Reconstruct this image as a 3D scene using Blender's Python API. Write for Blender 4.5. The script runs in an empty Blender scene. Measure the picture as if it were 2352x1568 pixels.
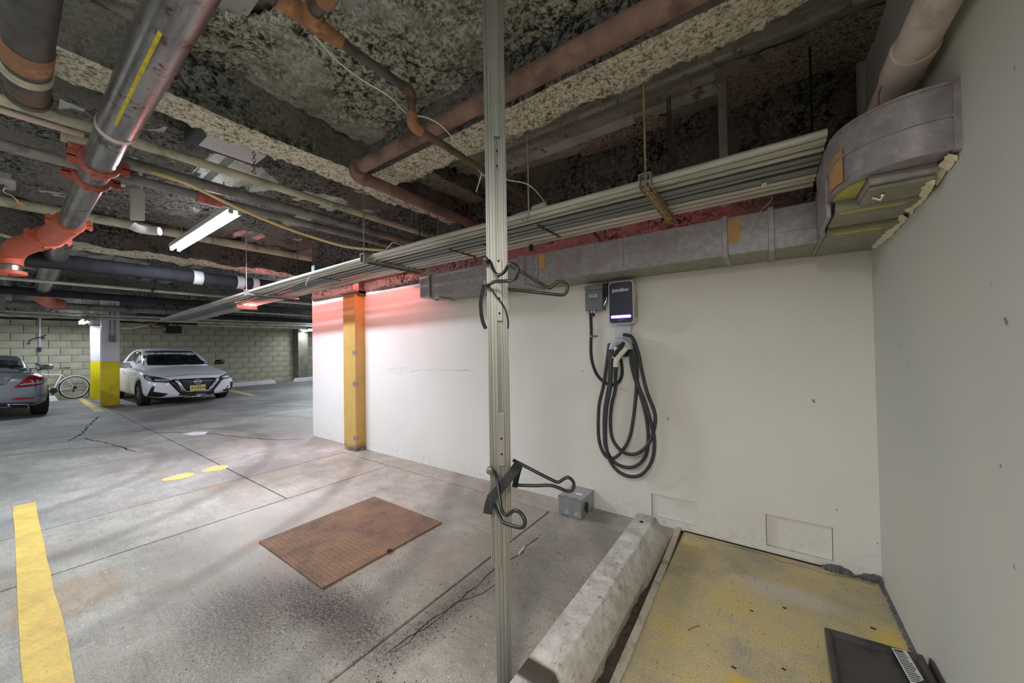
import bpy, bmesh, math, random
from mathutils import Vector, Matrix, noise, geometry
from mathutils.bvhtree import BVHTree
random.seed(7)
PI = math.pi
sc = bpy.context.scene
COL = sc.collection
V = Vector
# ------------------------------------------------------------------ camera
F, CX, CY = 826.8, 1176.0, 784.0
YAW, PIT, ROL = math.radians(-35.28), math.radians(.90), math.radians(-.958)
_f = V((math.sin(YAW)*math.cos(PIT), math.cos(YAW)*math.cos(PIT), math.sin(PIT)))
_r = V((math.cos(YAW), -math.sin(YAW), 0)); _u = _r.cross(_f)
RT = math.cos(ROL)*_r + math.sin(ROL)*_u
UP = -math.sin(ROL)*_r + math.cos(ROL)*_u
EYE = V((0, 0, 1.3))
cd = bpy.data.cameras.new('camera'); cam = bpy.data.objects.new('camera', cd); COL.objects.link(cam)
cd.sensor_width = 36; cd.lens = F/2352*36; cd.clip_start = .02; cd.clip_end = 100
cam.matrix_world = Matrix(((RT.x, UP.x, -_f.x, 0), (RT.y, UP.y, -_f.y, 0), (RT.z, UP.z, -_f.z, 1.3), (0, 0, 0, 1)))
sc.camera = cam
# ------------------------------------------------------------------ light, exposure
sc.view_settings.view_transform = 'Standard'; sc.view_settings.look = 'None'
sc.view_settings.gamma = 1; sc.view_settings.use_curve_mapping = False
sc.view_settings.exposure = 0.1
w = bpy.data.worlds.new('world'); sc.world = w; w.use_nodes = True
w.node_tree.nodes['Background'].inputs[0].default_value = (.8, .85, .9, 1)
w.node_tree.nodes['Background'].inputs[1].default_value = .05
def lamp_light(name, loc, power, sx, sy, col=(.93, .97, 1), rot=(0, 0, 0)):
    l = bpy.data.lights.new(name, 'AREA'); l.shape = 'RECTANGLE'; l.size = sx; l.size_y = sy; l.energy = power; l.color = col
    o = bpy.data.objects.new(name, l); COL.objects.link(o); o.location = loc; o.rotation_euler = rot
    return o
KEYP = 98; REDP = 19; REDS = 6
# fixtures in view, and fill lamps added out of the frame: x, y, z, watts, along_x
LAMPS = [(-4.73, 1.17, 2.50, KEYP, 1), (-2.0, -2.4, 2.2, 30, 1), (.0, -1.0, 2.2, 50, 0), (-6.5, -2.4, 2.2, 60, 1), (-8.0, 4.6, 2.3, 80, 1),
         (-12.0, 6.5, 2.3, 90, 1), (-11.5, -2.0, 2.2, 90, 1), (-16.1, 7.5, 2.12, 30, 1), (-15.3, 1.25, 2.12, 34, 1), (-15.6, -2.2, 2.2, 50, 1)]
UPF = .75     # upward fill added at each lamp to brighten the dark ceiling
for k, (x, y, z, p, ax) in enumerate(LAMPS):
    lamp_light('fixture_light', (x, y, z - .035), p, (1.8 if k == 0 else 1.2) if ax else .12, .12 if ax else 1.2, (.80, .89, 1) if k != 2 else (1, .93, .82))
    lamp_light('ceiling_fill', (x, y, z + .09), p*(UPF*(1.5 if 0 < k < 4 else 1) if k else .02), 1.2 if ax else .12, .12 if ax else 1.2, rot=(PI, 0, 0))

# ------------------------------------------------------------------ pixel to point
def ray(px, py): return ((px-CX)/F)*RT - ((py-CY)/F)*UP + _f
def on(px, py, ax, val):
    d = ray(px, py); return EYE + d*((val-EYE[ax])/d[ax])
def Zp(px, py, z): return on(px, py, 2, z)
def Yp(px, py, y): return on(px, py, 1, y)
def Xp(px, py, x): return on(px, py, 0, x)

# ------------------------------------------------------------------ materials
MT = {}
def lin(c):
    return tuple((v/255/12.92 if v/255 <= .04045 else ((v/255+.055)/1.055)**2.4) for v in c)
class NT:
    def __init__(s, name):
        s.m = bpy.data.materials.new(name); s.m.use_nodes = True; s.t = s.m.node_tree
        s.b = s.t.nodes['Principled BSDF']; s.tc = s.n('ShaderNodeTexCoord').outputs['Object']
    def n(s, t, **k):
        o = s.t.nodes.new(t)
        for a, v in k.items(): setattr(o, a, v)
        return o
    def l(s, a, b): s.t.links.new(a, b)
    def map(s, sc_=(1, 1, 1), rot=(0, 0, 0), loc=(0, 0, 0)):
        o = s.n('ShaderNodeMapping'); s.l(s.tc, o.inputs[0]); o.inputs['Scale'].default_value = sc_
        o.inputs['Rotation'].default_value = rot; o.inputs['Location'].default_value = loc; return o.outputs[0]
    def noise(s, scale, det=4, rough=.6, vec=None, dist=0):
        o = s.n('ShaderNodeTexNoise'); o.inputs['Scale'].default_value = scale; o.inputs['Detail'].default_value = det
        o.inputs['Roughness'].default_value = rough; o.inputs['Distortion'].default_value = dist; s.l(vec or s.tc, o.inputs['Vector']); return o.outputs['Fac']
    def voro(s, scale, vec=None):
        o = s.n('ShaderNodeTexVoronoi'); o.inputs['Scale'].default_value = scale; s.l(vec or s.tc, o.inputs['Vector']); return o.outputs['Distance']
    def ramp(s, fac, stops):
        o = s.n('ShaderNodeValToRGB'); e = o.color_ramp.elements
        while len(e) < len(stops): e.new(.5)
        for i, (p, c) in enumerate(stops):
            e[i].position = p; e[i].color = (*c, 1) if len(c) == 3 else c
        s.l(fac, o.inputs[0]); return o.outputs[0]
    def step(s, fac, lo, hi): return s.ramp(fac, [(lo, (0, 0, 0)), (hi, (1, 1, 1))])
    def mix(s, fac, a, b, mode='MIX'):
        o = s.n('ShaderNodeMix', data_type='RGBA', blend_type=mode)
        if isinstance(fac, (int, float)): o.inputs[0].default_value = fac
        else: s.l(fac, o.inputs[0])
        for v, i in ((a, 6), (b, 7)):
            if isinstance(v, tuple): o.inputs[i].default_value = (*v, 1)
            else: s.l(v, o.inputs[i])
        return o.outputs[2]
    def math(s, op, a, b=0):
        o = s.n('ShaderNodeMath', operation=op)
        for v, i in ((a, 0), (b, 1)):
            if isinstance(v, (int, float)): o.inputs[i].default_value = v
            else: s.l(v, o.inputs[i])
        return o.outputs[0]
    def sep(s):
        o = s.n('ShaderNodeSeparateXYZ'); s.l(s.tc, o.inputs[0]); return o.outputs
    def blob(s, c, r, soft=.3, wob=.4, ws=4):
        """1 inside an ellipse with centre c and radii r (object space), ragged edge"""
        v = s.map((1/r[0], 1/r[1], 1/r[2]), loc=(-c[0]/r[0], -c[1]/r[1], -c[2]/r[2]))
        ln = s.n('ShaderNodeVectorMath', operation='LENGTH'); s.l(v, ln.inputs[0])
        d = s.math('ADD', ln.outputs['Value'], s.math('MULTIPLY', s.math('SUBTRACT', s.noise(ws, 5, .7), .5), wob*2))
        return s.ramp(d, [(max(0, 1-soft), (1, 1, 1)), (1, (0, 0, 0))])
    def bump(s, h, strength=.5, dist=.01):
        o = s.n('ShaderNodeBump'); o.inputs['Strength'].default_value = strength; o.inputs['Distance'].default_value = dist
        s.l(h, o.inputs['Height']); s.l(o.outputs[0], s.b.inputs['Normal']); return o
    def out(s, col, rough=.7, metal=0, spec=.5):
        if isinstance(col, tuple): s.b.inputs['Base Color'].default_value = (*col, 1)
        else: s.l(col, s.b.inputs['Base Color'])
        if isinstance(rough, (int, float)): s.b.inputs['Roughness'].default_value = rough
        else: s.l(rough, s.b.inputs['Roughness'])
        s.b.inputs['Metallic'].default_value = metal; s.b.inputs['Specular IOR Level'].default_value = spec
        return s.m
def simple(name, c1, c2=None, scale=6, lo=.35, hi=.7, rough=.6, metal=0, bump=0, bs=60, stretch=(1, 1, 1), c3=None, s3=2, spec=.5):
    t = NT(name); v = t.map(stretch)
    col = lin(c1)
    if c2: col = t.ramp(t.noise(scale, 6, .65, v), [(lo, lin(c1)), (hi, lin(c2))])
    if c3: col = t.mix(t.step(t.noise(s3, 5, .7, v), .52, .66), col, lin(c3))
    if bump: t.bump(t.noise(bs, 4, .6, v), bump, .004)
    MT[name] = t.out(col, rough, metal, spec); return MT[name]
def emit(name, c, st):
    t = NT(name); t.out(lin(c), .5); t.b.inputs['Emission Color'].default_value = (*lin(c), 1); t.b.inputs['Emission Strength'].default_value = st
    MT[name] = t.m; return t.m
def fluff(name, base, pit, big=None, sc_=95, pits=.5):
    t = NT(name)
    n1 = t.noise(sc_, 5, .75); n2 = t.noise(sc_*.45, 4, .7); n3 = t.noise(2.2, 5, .65)
    col = t.ramp(n1, [(.36, lin(pit)), (.52, lin(base)), (.7, tuple(min(1, v*1.35) for v in lin(base)))])
    col = t.mix(t.step(n2, pits, pits+.14), col, lin(pit))
    if big: col = t.mix(t.step(n3, .44, .62), col, t.mix(n1, lin(pit), lin(big)))
    h = t.math('ADD', t.math('MULTIPLY', n1, 1.0), t.math('MULTIPLY', n2, .8))
    t.bump(h, .9, .016)
    MT[name] = t.out(col, .95, 0, .1); return t.m

# floor concrete -----------------------------------------------------------
def concrete(name, base, dirty, light):
    t = NT(name)
    n_big = t.noise(.9, 6, .6); n_mid = t.noise(5, 7, .7); n_fine = t.noise(170, 3, .6); n_st = t.noise(4, 5, .65, t.map((1.0, 9, 1), rot=(0, 0, .15)))
    col = t.ramp(n_big, [(.35, lin(dirty)), (.5, lin(base)), (.68, lin(light))])
    col = t.mix(t.math('MULTIPLY', t.step(n_mid, .45, .6), .5), col, lin(dirty))
    col = t.mix(t.math('MULTIPLY', t.step(n_st, .52, .7), .3), col, lin((108, 100, 90)))
    col = t.mix(t.math('MULTIPLY', t.step(n_fine, .54, .66), .7), col, lin((70, 64, 60)))
    col = t.mix(t.math('MULTIPLY', t.step(t.noise(60, 3, .5), .66, .7), .6), col, lin((235, 230, 220)))
    col = t.mix(t.math('MULTIPLY', t.step(t.noise(26, 6, .8, dist=.6), .56, .66), .45), col, lin((92, 84, 78)))
    col = t.mix(t.math('MULTIPLY', t.step(t.noise(1.6, 4, .6, t.map(loc=(2, 7, 0))), .52, .66), .35), col, lin((150, 134, 116)))
    # oily grit beside the steel plate, in front of the wheel stop
    for c, r, k in (((-1.72, .98, 0), (.46, .22, 1), 1.0), ((-2.15, .72, 0), (.55, .34, 1), .85), ((-1.33, 1.25, 0), (.12, .55, 1), .9), ((-1.95, .93, 0), (.75, .16, 1), .8), ((-1.2, 1.9, 0), (.5, .7, 1), .28),
                    ((-1.75, .45, 0), (.9, .6, 1), .35), ((-4.6, 1.5, 0), (.5, .6, 1), .25), ((-6.6, 2.2, 0), (1.3, .9, 1), .3)):
        gr = t.math('MULTIPLY', t.blob(c, r, .75, .45, 5), t.ramp(t.noise(75, 4, .8), [(.38, (1, 1, 1)), (.62, (.25, .25, .25))]))
        col = t.mix(t.math('MULTIPLY', gr, k), col, lin((52, 44, 42)))
    for c, r, k in (((-2.86, 1.0, 0), (.08, .06, 1), .9), ((-4.41, 1.2, 0), (.06, .05, 1), .6), ((-2.42, 1.45, 0), (.56, .56, 1), .35), ((-3.1, .2, 0), (.3, .25, 1), .3)):
        col = t.mix(t.math('MULTIPLY', t.blob(c, r, .4, .3, 14), k), col, lin((176, 130, 76)))
    col = t.mix(t.math('MULTIPLY', t.blob((-3.0, 1.25, 0), (1.0, .75, 1), .7, .25, 2), .35), col, lin((226, 224, 218)))
    # tyre sweeps, a faint curved wet mark
    wv = t.n('ShaderNodeTexWave', wave_type='RINGS', rings_direction='Z'); t.l(t.map((.55, .55, 0), loc=(3.6, .3, 0)), wv.inputs['Vector'])
    wv.inputs['Scale'].default_value = .5; wv.inputs['Distortion'].default_value = 1.2; wv.inputs['Detail'].default_value = 3
    col = t.mix(t.math('MULTIPLY', t.step(wv.outputs['Fac'], .93, 1), .35), col, lin((96, 92, 88)))
    rough = t.ramp(n_big, [(.4, (.45,)*3), (.65, (.75,)*3)])
    bh = t.n('ShaderNodeTexWave', bands_direction='X'); t.l(t.map((1, 1, 1), rot=(0, 0, .12)), bh.inputs['Vector']); bh.inputs['Scale'].default_value = 38; bh.inputs['Distortion'].default_value = 3; bh.inputs['Detail'].default_value = 2
    t.bump(t.math('ADD', t.math('MULTIPLY', n_fine, 1.3), t.math('MULTIPLY', bh.outputs['Fac'], .25)), .55, .004)
    MT[name] = t.out(col, rough, 0, .35)
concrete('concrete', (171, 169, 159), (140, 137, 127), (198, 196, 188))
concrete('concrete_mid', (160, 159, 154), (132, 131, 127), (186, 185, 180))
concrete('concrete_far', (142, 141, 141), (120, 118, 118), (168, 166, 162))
def yellow_floor():
    t = NT('yellow_floor')
    n1 = t.noise(3.2, 7, .7); n2 = t.noise(140, 3, .7); n3 = t.noise(1.6, 5, .6, t.map((1, 1, 1), loc=(3, 1, 0)))
    col = t.ramp(n1, [(.33, lin((166, 160, 144))), (.5, lin((198, 184, 144))), (.68, lin((206, 188, 120)))])
    col = t.mix(t.math('MULTIPLY', t.step(n3, .5, .66), .55), col, lin((158, 148, 128)))
    col = t.mix(t.math('MULTIPLY', t.step(n2, .5, .64), .5), col, lin((96, 82, 50)))
    col = t.mix(t.math('MULTIPLY', t.blob((.05, 2.35, 0), (.28, .11, 1), .6, .3, 6), .7), col, lin((196, 190, 178)))
    col = t.mix(t.math('MULTIPLY', t.blob((.42, 2.1, 0), (.12, .3, 1), .6, .3, 6), .7), col, lin((214, 190, 76)))
    col = t.mix(t.math('MULTIPLY', t.blob((-.1, 1.62, 0), (.09, .07, 1), .7, .3, 6), .8), col, lin((210, 184, 50)))
    t.bump(n2, .35, .003); MT['yellow_floor'] = t.out(col, .65, 0, .35)
yellow_floor()
def wall_paint(name, base, stain, cold=None):
    t = NT(name)
    n1 = t.noise(.9, 4, .5); n2 = t.noise(2.2, 6, .7, t.map((.5, .5, 1))); n3 = t.noise(34, 3, .7)
    col = t.ramp(n1, [(.35, lin(base)), (.65, lin(stain))])
    if cold: col = t.mix(t.step(t.noise(.7, 3, .5, t.map(loc=(5, 2, 1))), .4, .65), col, lin(cold))
    sp = t.step(t.noise(16, 2, .5), .765, .775)
    col = t.mix(t.math('MULTIPLY', sp, .7), col, lin((90, 86, 80)))
    z = t.sep()[2]; low = t.math('MULTIPLY', t.ramp(z, [(0, (1, 1, 1)), (.22, (0, 0, 0))]), t.step(t.noise(24, 4, .75), .5, .62))
    col = t.mix(t.math('MULTIPLY', low, .2), col, lin((124, 118, 110)))
    t.bump(t.math('ADD', n3, t.math('MULTIPLY', n2, .6)), .18, .004); MT[name] = t.out(col, .62, 0, .35); return t
wall_paint('wall_paint', (230, 228, 226), (224, 220, 214)); wall_paint('wall_paint_side', (214, 212, 200), (206, 206, 198), (200, 206, 199))
simple('block', (168, 166, 140), (196, 192, 170), 3, rough=.85, bump=.4, bs=50, c3=(132, 120, 92), s3=.45)
simple('mortar', (120, 116, 100), (150, 146, 128), 6, rough=.9)
simple('pilaster', (120, 118, 106), (150, 146, 132), 5, rough=.9, bump=.3)
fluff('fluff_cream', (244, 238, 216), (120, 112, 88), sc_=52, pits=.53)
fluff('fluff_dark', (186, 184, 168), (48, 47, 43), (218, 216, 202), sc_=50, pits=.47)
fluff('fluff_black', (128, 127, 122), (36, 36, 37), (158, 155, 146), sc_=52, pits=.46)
fluff('fluff_mid', (176, 174, 158), (76, 74, 64), (196, 194, 176), sc_=80, pits=.5)
def deckm():
    t = NT('deck'); n = t.noise(1.8, 5, .6)
    col = t.ramp(n, [(.35, lin((140, 142, 136))), (.65, lin((190, 194, 188)))])
    col = t.mix(t.step(t.noise(30, 4, .8), .6, .64), col, lin((30, 28, 24)))
    col = t.mix(t.step(t.noise(7, 5, .7), .58, .66), col, lin((92, 90, 82)))
    t.bump(t.noise(30, 4, .8), .4, .01); MT['deck'] = t.out(col, .5, .25)
deckm()
simple('rust_pipe', (112, 86, 82), (148, 120, 104), 7, rough=.75, bump=.4, bs=90, c3=(84, 68, 64), s3=2.5)
simple('rust_orange', (158, 112, 84), (130, 92, 70), 16, rough=.7, bump=.5, bs=70, c3=(188, 150, 110), s3=9)
simple('dark_iron', (62, 62, 66), (96, 92, 92), 12, rough=.5, metal=.3, bump=.3, bs=90, c3=(110, 84, 64), s3=4)
simple('small_iron', (84, 70, 58), (120, 98, 74), 14, rough=.6, metal=.15, bump=.4, bs=90, c3=(56, 50, 48), s3=6)
def steelm():
    t = NT('bare_steel'); n = t.noise(3, 5, .65, t.map((.5, 3, 3)))
    col = t.ramp(n, [(.3, lin((70, 66, 72))), (.55, lin((156, 154, 152))), (.75, lin((120, 104, 96)))])
    col = t.mix(t.step(t.noise(10, 5, .75), .58, .66), col, lin((84, 50, 52)))
    t.bump(t.noise(40, 3), .12, .003); MT['bare_steel'] = t.out(col, .3, .75)
steelm()
simple('yellow_mark', (222, 204, 40), (160, 140, 40), 30, rough=.6)
simple('red_paint', (172, 86, 76), (190, 104, 90), 10, rough=.5, bump=.3, bs=60, c3=(140, 66, 60), s3=4)
simple('orange_paint', (208, 98, 74), (218, 122, 90), 6, rough=.5, bump=.25, bs=60, c3=(170, 84, 68), s3=3)
simple('pipe_cream', (196, 194, 170), (160, 160, 142), 6, rough=.55, c3=(120, 122, 108), s3=3)
simple('pipe_white', (222, 212, 202), (200, 188, 178), 5, rough=.5, c3=(178, 164, 160), s3=6)
simple('pipe_grey', (112, 112, 114), (146, 144, 142), 6, rough=.55, metal=.2, c3=(80, 74, 70), s3=2.5)
simple('pipe_dark', (40, 42, 46), (58, 58, 62), 6, rough=.85, spec=.2)
simple('galv', (168, 168, 164), (132, 132, 130), 9, rough=.5, metal=.25, bump=.15, bs=60)
simple('galv_duct', (166, 160, 164), (134, 132, 136), 26, rough=.42, metal=.25, bump=.2, bs=40, c3=(144, 130, 144), s3=4)
simple('duct_under', (150, 148, 132), (128, 127, 114), 12, rough=.6, metal=.2)
simple('old_tape', (202, 158, 104), (180, 136, 84), 20, rough=.7, bump=.4)
simple('yellow_tape', (190, 182, 100), (164, 158, 96), 14, rough=.7)
simple('torn_paper', (214, 208, 178), (232, 226, 200), 20, rough=.9, bump=.6)
simple('conduit_white', (206, 206, 198), (180, 180, 172), 8, rough=.5, metal=.25, stretch=(.15, 1, 1), c3=(150, 150, 138), s3=3)
simple('conduit_grey', (146, 150, 148), (118, 122, 122), 8, rough=.45, metal=.4, stretch=(.15, 1, 1))
simple('rust_strut', (172, 148, 112), (126, 104, 78), 30, rough=.8, bump=.6)
simple('aluminium', (150, 148, 145), (136, 135, 132), 8, rough=.42, metal=.5, stretch=(9, 9, .25))
simple('alu_dark', (120, 118, 112), None, rough=.4, metal=.7)
simple('hook_black', (38, 38, 40), (60, 60, 62), 30, rough=.35, metal=.3)
simple('strap_black', (34, 35, 38), (58, 60, 62), 90, rough=.85)
simple('rubber', (36, 37, 38), (50, 50, 52), 20, rough=.6)
simple('cable_black', (46, 48, 50), (60, 62, 64), 12, rough=.5)
simple('hole_black', (14, 13, 12), rough=.9)
simple('bolt_steel', (150, 150, 150), (100, 100, 100), 40, rough=.4, metal=.8)
simple('charger_navy', (46, 45, 66), (52, 50, 74), 5, rough=.35)
simple('charger_shell', (206, 206, 216), (194, 196, 208), 5, rough=.4)
simple('print_white', (228, 228, 232), rough=.6)
simple('print_dim', (150, 144, 180), rough=.6)
simple('print_dark', (44, 44, 46), rough=.6)
simple('plug_white', (224, 222, 214), rough=.4)
simple('box_grey', (120, 126, 132), (112, 118, 124), 8, rough=.5, metal=.15)
simple('zinc_box', (172, 176, 178), (156, 160, 164), 5, rough=.38, metal=.55)
def platem():
    t = NT('rust_plate'); n = t.noise(4, 6, .7)
    col = t.ramp(n, [(.34, lin((112, 94, 84))), (.5, lin((142, 116, 99))), (.68, lin((162, 128, 100)))])
    col = t.mix(t.math('MULTIPLY', t.step(t.noise(90, 4, .75), .54, .66), .7), col, lin((84, 58, 44)))
    t.bump(t.noise(90, 4, .7), .6, .006); MT['rust_plate'] = t.out(col, .85, 0, .2)
platem()
simple('rust_tread', (130, 106, 90), (92, 74, 64), 30, rough=.85, bump=.5)
def stopm():
    t = NT('stop_concrete'); n = t.noise(6, 7, .7); m2 = t.noise(5, 6, .7)
    col = t.ramp(n, [(.35, lin((176, 173, 168))), (.55, lin((214, 212, 210))), (.7, lin((232, 231, 230)))])
    col = t.mix(t.math('MULTIPLY', t.step(m2, .5, .64), .45), col, lin((134, 126, 114)))
    col = t.mix(t.math('MULTIPLY', t.step(t.noise(38, 6, .85, dist=.8), .55, .63), .7), col, lin((84, 78, 72)))
    x, y, z = t.sep(); low = t.math('MULTIPLY', t.ramp(z, [(.02, (1, 1, 1)), (.14, (0, 0, 0))]), .55)
    col = t.mix(low, col, lin((148, 132, 102)))
    col = t.mix(t.blob((0, -.43, .17), (.3, .05, .3), .3, .12, 8), col, lin((84, 76, 70)))
    t.bump(t.noise(50, 4, .7), .4, .005); MT['stop_concrete'] = t.out(col, .8, 0, .3)
stopm()
simple('kerb_white', (196, 192, 182), (168, 160, 146), 8, rough=.7, bump=.3, c3=(92, 86, 78), s3=5)
simple('grit', (84, 74, 62), (44, 38, 34), 40, rough=.95, bump=1, bs=60)
simple('grey_render', (120, 122, 126), (70, 72, 76), 40, rough=.95, bump=1, bs=70)
def ypaint(name, worn):
    t = NT(name)
    col = t.ramp(t.noise(6, 6, .7), [(.35, lin((200, 170, 92))), (.6, lin((228, 198, 104)))])
    col = t.mix(t.step(t.noise(22, 7, .8, t.map((.5, 1.4, 1))), worn, worn+.06), col, lin((186, 180, 166)))
    col = t.mix(t.math('MULTIPLY', t.step(t.noise(90, 4, .7), .56, .66), .5), col, lin((140, 112, 60)))
    MT[name] = t.out(col, .6)
ypaint('yellow_paint', .6); ypaint('yellow_worn', .5)
simple('col_yellow', (236, 214, 10), (214, 192, 14), 5, rough=.45, c3=(196, 172, 20), s3=1.4)
simple('col_white', (226, 222, 226), (206, 200, 206), 3, rough=.5)
def postm():
    t = NT('post_ochre'); z = t.sep()[2]
    col = t.ramp(t.noise(5, 6, .6), [(.35, lin((186, 150, 84))), (.65, lin((198, 162, 90)))])
    for zc in (.17, .86, 1.26):
        col = t.mix(t.blob((.12, -.09, zc), (.05, .14, .05), .6, .25, 20), col, lin((112, 112, 122)))
    ch = t.math('MULTIPLY', t.ramp(z, [(.03, (1, 1, 1)), (.13, (0, 0, 0))]), t.step(t.noise(14, 5, .7), .44, .5))
    col = t.mix(ch, col, lin((92, 90, 100)))
    col = t.mix(t.math('MULTIPLY', t.ramp(z, [(1.86, (0, 0, 0)), (2.0, (1, 1, 1))]), t.step(t.noise(12, 5, .7), .4, .6)), col, lin((88, 70, 66)))
    MT['post_ochre'] = t.out(col, .5)
postm()
simple('lid_black', (52, 50, 52), (74, 70, 72), 5, rough=.45, bump=.15, c3=(36, 35, 37), s3=7)
simple('paper_label', (206, 212, 210), (188, 194, 194), 30, rough=.7)
simple('car_white', (232, 230, 240), rough=.18, spec=.6)
simple('car_silver', (138, 144, 156), (146, 152, 162), 3, rough=.22, metal=.55)
simple('car_glass', (22, 26, 30), rough=.06, spec=.8)
simple('tyre', (24, 24, 25), (34, 34, 35), 20, rough=.8)
simple('alloy', (176, 178, 184), rough=.3, metal=.8)
simple('trim_black', (20, 20, 24), rough=.35)
simple('chrome', (214, 214, 220), rough=.14, metal=1)
simple('lamp_red', (150, 16, 22), (96, 8, 12), 30, rough=.2)
simple('lamp_clear', (196, 200, 208), (120, 124, 130), 40, rough=.15, metal=.3)
simple('plate_yellow', (222, 210, 120), (214, 202, 100), 6, rough=.5)
simple('saddle', (150, 84, 46), rough=.5)
simple('bike_white', (228, 228, 226), rough=.35)
simple('stop_white', (232, 232, 234), (214, 214, 216), 5, rough=.6)
simple('fixture_white', (206, 206, 204), rough=.5)
simple('fixture_dark', (30, 30, 35), rough=.6)
simple('panel_lilac', (204, 202, 206), rough=.5)
simple('hose_yellow', (228, 200, 110), (222, 214, 180), 1.5, rough=.5)
simple('wire_white', (214, 210, 200), rough=.5)
simple('exit_green', (34, 92, 70), rough=.5)
simple('pinkish_metal', (200, 180, 174), rough=.6)
simple('tag_orange', (236, 120, 66), rough=.6)
emit('tube_light', (235, 244, 255), 11); emit('tube_far', (235, 244, 255), 9); emit('led_violet', (122, 84, 255), 6.5); emit('led_core', (255, 226, 255), 5)
emit('added_red_glow', (255, 60, 56), 5); emit('added_pink_glow', (255, 130, 112), .7)  # glow of the added red sources

# ------------------------------------------------------------------ mesh helpers
def NB(): return bmesh.new()
def box(bm, x0, x1, y0, y1, z0, z1, M=None):
    vs = [bm.verts.new(v) for v in ((x0, y0, z0), (x1, y0, z0), (x1, y1, z0), (x0, y1, z0), (x0, y0, z1), (x1, y0, z1), (x1, y1, z1), (x0, y1, z1))]
    for f in ((0, 3, 2, 1), (4, 5, 6, 7), (0, 1, 5, 4), (1, 2, 6, 5), (2, 3, 7, 6), (3, 0, 4, 7)): bm.faces.new([vs[i] for i in f])
    if M is not None:
        for v in vs: v.co = M @ v.co
    return vs
def cbox(bm, c, s, M=None):
    return box(bm, c[0]-s[0]/2, c[0]+s[0]/2, c[1]-s[1]/2, c[1]+s[1]/2, c[2]-s[2]/2, c[2]+s[2]/2, M)
def obox(bm, a, b, wd, h, up=V((0, 0, 1))):
    """bar from a to b, width wd sideways, h along up"""
    a, b = V(a), V(b); d = (b-a).normalized(); s = d.cross(up).normalized(); u = s.cross(d)
    vs = []
    for p in (a, b):
        for i, j in ((-1, -1), (1, -1), (1, 1), (-1, 1)): vs.append(bm.verts.new(p + s*i*wd/2 + u*j*h/2))
    for f in ((0, 1, 2, 3), (7, 6, 5, 4), (0, 4, 5, 1), (1, 5, 6, 2), (2, 6, 7, 3), (3, 7, 4, 0)): bm.faces.new([vs[i] for i in f])
def smooth_pts(pts, n=6):
    P = [V(p) for p in pts]; out = []
    for i in range(len(P)-1):
        p0 = P[max(i-1, 0)]; p1 = P[i]; p2 = P[i+1]; p3 = P[min(i+2, len(P)-1)]
        for k in range(n):
            t = k/n; t2 = t*t; t3 = t2*t
            out.append(.5*((2*p1)+(p2-p0)*t+(2*p0-5*p1+4*p2-p3)*t2+(3*p1-p0-3*p2+p3)*t3))
    out.append(P[-1]); return out
def tube(bm, pts, r, seg=12, caps=True, flat=None):
    P = [V(p) for p in pts]; n = len(P); R = r if isinstance(r, (list, tuple)) else [r]*n
    t0 = (P[1]-P[0]).normalized(); a = V((0, 0, 1)) if abs(t0.z) < .9 else V((1, 0, 0))
    u = t0.cross(a).normalized(); rings = []
    for i in range(n):
        t = (P[min(i+1, n-1)]-P[max(i-1, 0)]).normalized()
        u = (u - t*u.dot(t)).normalized(); v = t.cross(u)
        rings.append([bm.verts.new(P[i] + (u*math.cos(2*PI*k/seg)*(1 if flat is None else flat) + v*math.sin(2*PI*k/seg))*R[i]) for k in range(seg)])
    for i in range(n-1):
        for k in range(seg): bm.faces.new((rings[i][k], rings[i][(k+1) % seg], rings[i+1][(k+1) % seg], rings[i+1][k]))
    if caps: bm.faces.new(rings[0][::-1]); bm.faces.new(rings[-1])
def lathe(bm, c, ax, prof, seg=24):
    """profile of (distance along ax, radius)"""
    ax = V(ax).normalized(); a = V((0, 0, 1)) if abs(ax.z) < .9 else V((1, 0, 0)); u = ax.cross(a).normalized(); v = ax.cross(u); c = V(c)
    rings = [[bm.verts.new(c + ax*d + (u*math.cos(2*PI*k/seg)+v*math.sin(2*PI*k/seg))*max(r, 1e-4)) for k in range(seg)] for d, r in prof]
    for i in range(len(prof)-1):
        for k in range(seg): bm.faces.new((rings[i][k], rings[i][(k+1) % seg], rings[i+1][(k+1) % seg], rings[i+1][k]))
    bm.faces.new(rings[0][::-1]); bm.faces.new(rings[-1])
def prism(bm, poly, ext):
    ext = V(ext); a = [bm.verts.new(V(p)) for p in poly]; b = [bm.verts.new(V(p)+ext) for p in poly]; n = len(a)
    bm.faces.new(a[::-1]); bm.faces.new(b)
    for i in range(n): bm.faces.new((a[i], a[(i+1) % n], b[(i+1) % n], b[i]))
def rrect(w_, h_, r, n=6):
    out = []
    for cx_, cy_, a0 in ((w_/2-r, h_/2-r, 0), (-w_/2+r, h_/2-r, PI/2), (-w_/2+r, -h_/2+r, PI), (w_/2-r, -h_/2+r, 1.5*PI)):
        for k in range(n+1): out.append((cx_+r*math.cos(a0+PI/2*k/n), cy_+r*math.sin(a0+PI/2*k/n)))
    return out
def rootloc(o):
    l = V((0, 0, 0))
    while o: l = l + o.location; o = o.parent
    return l
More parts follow.
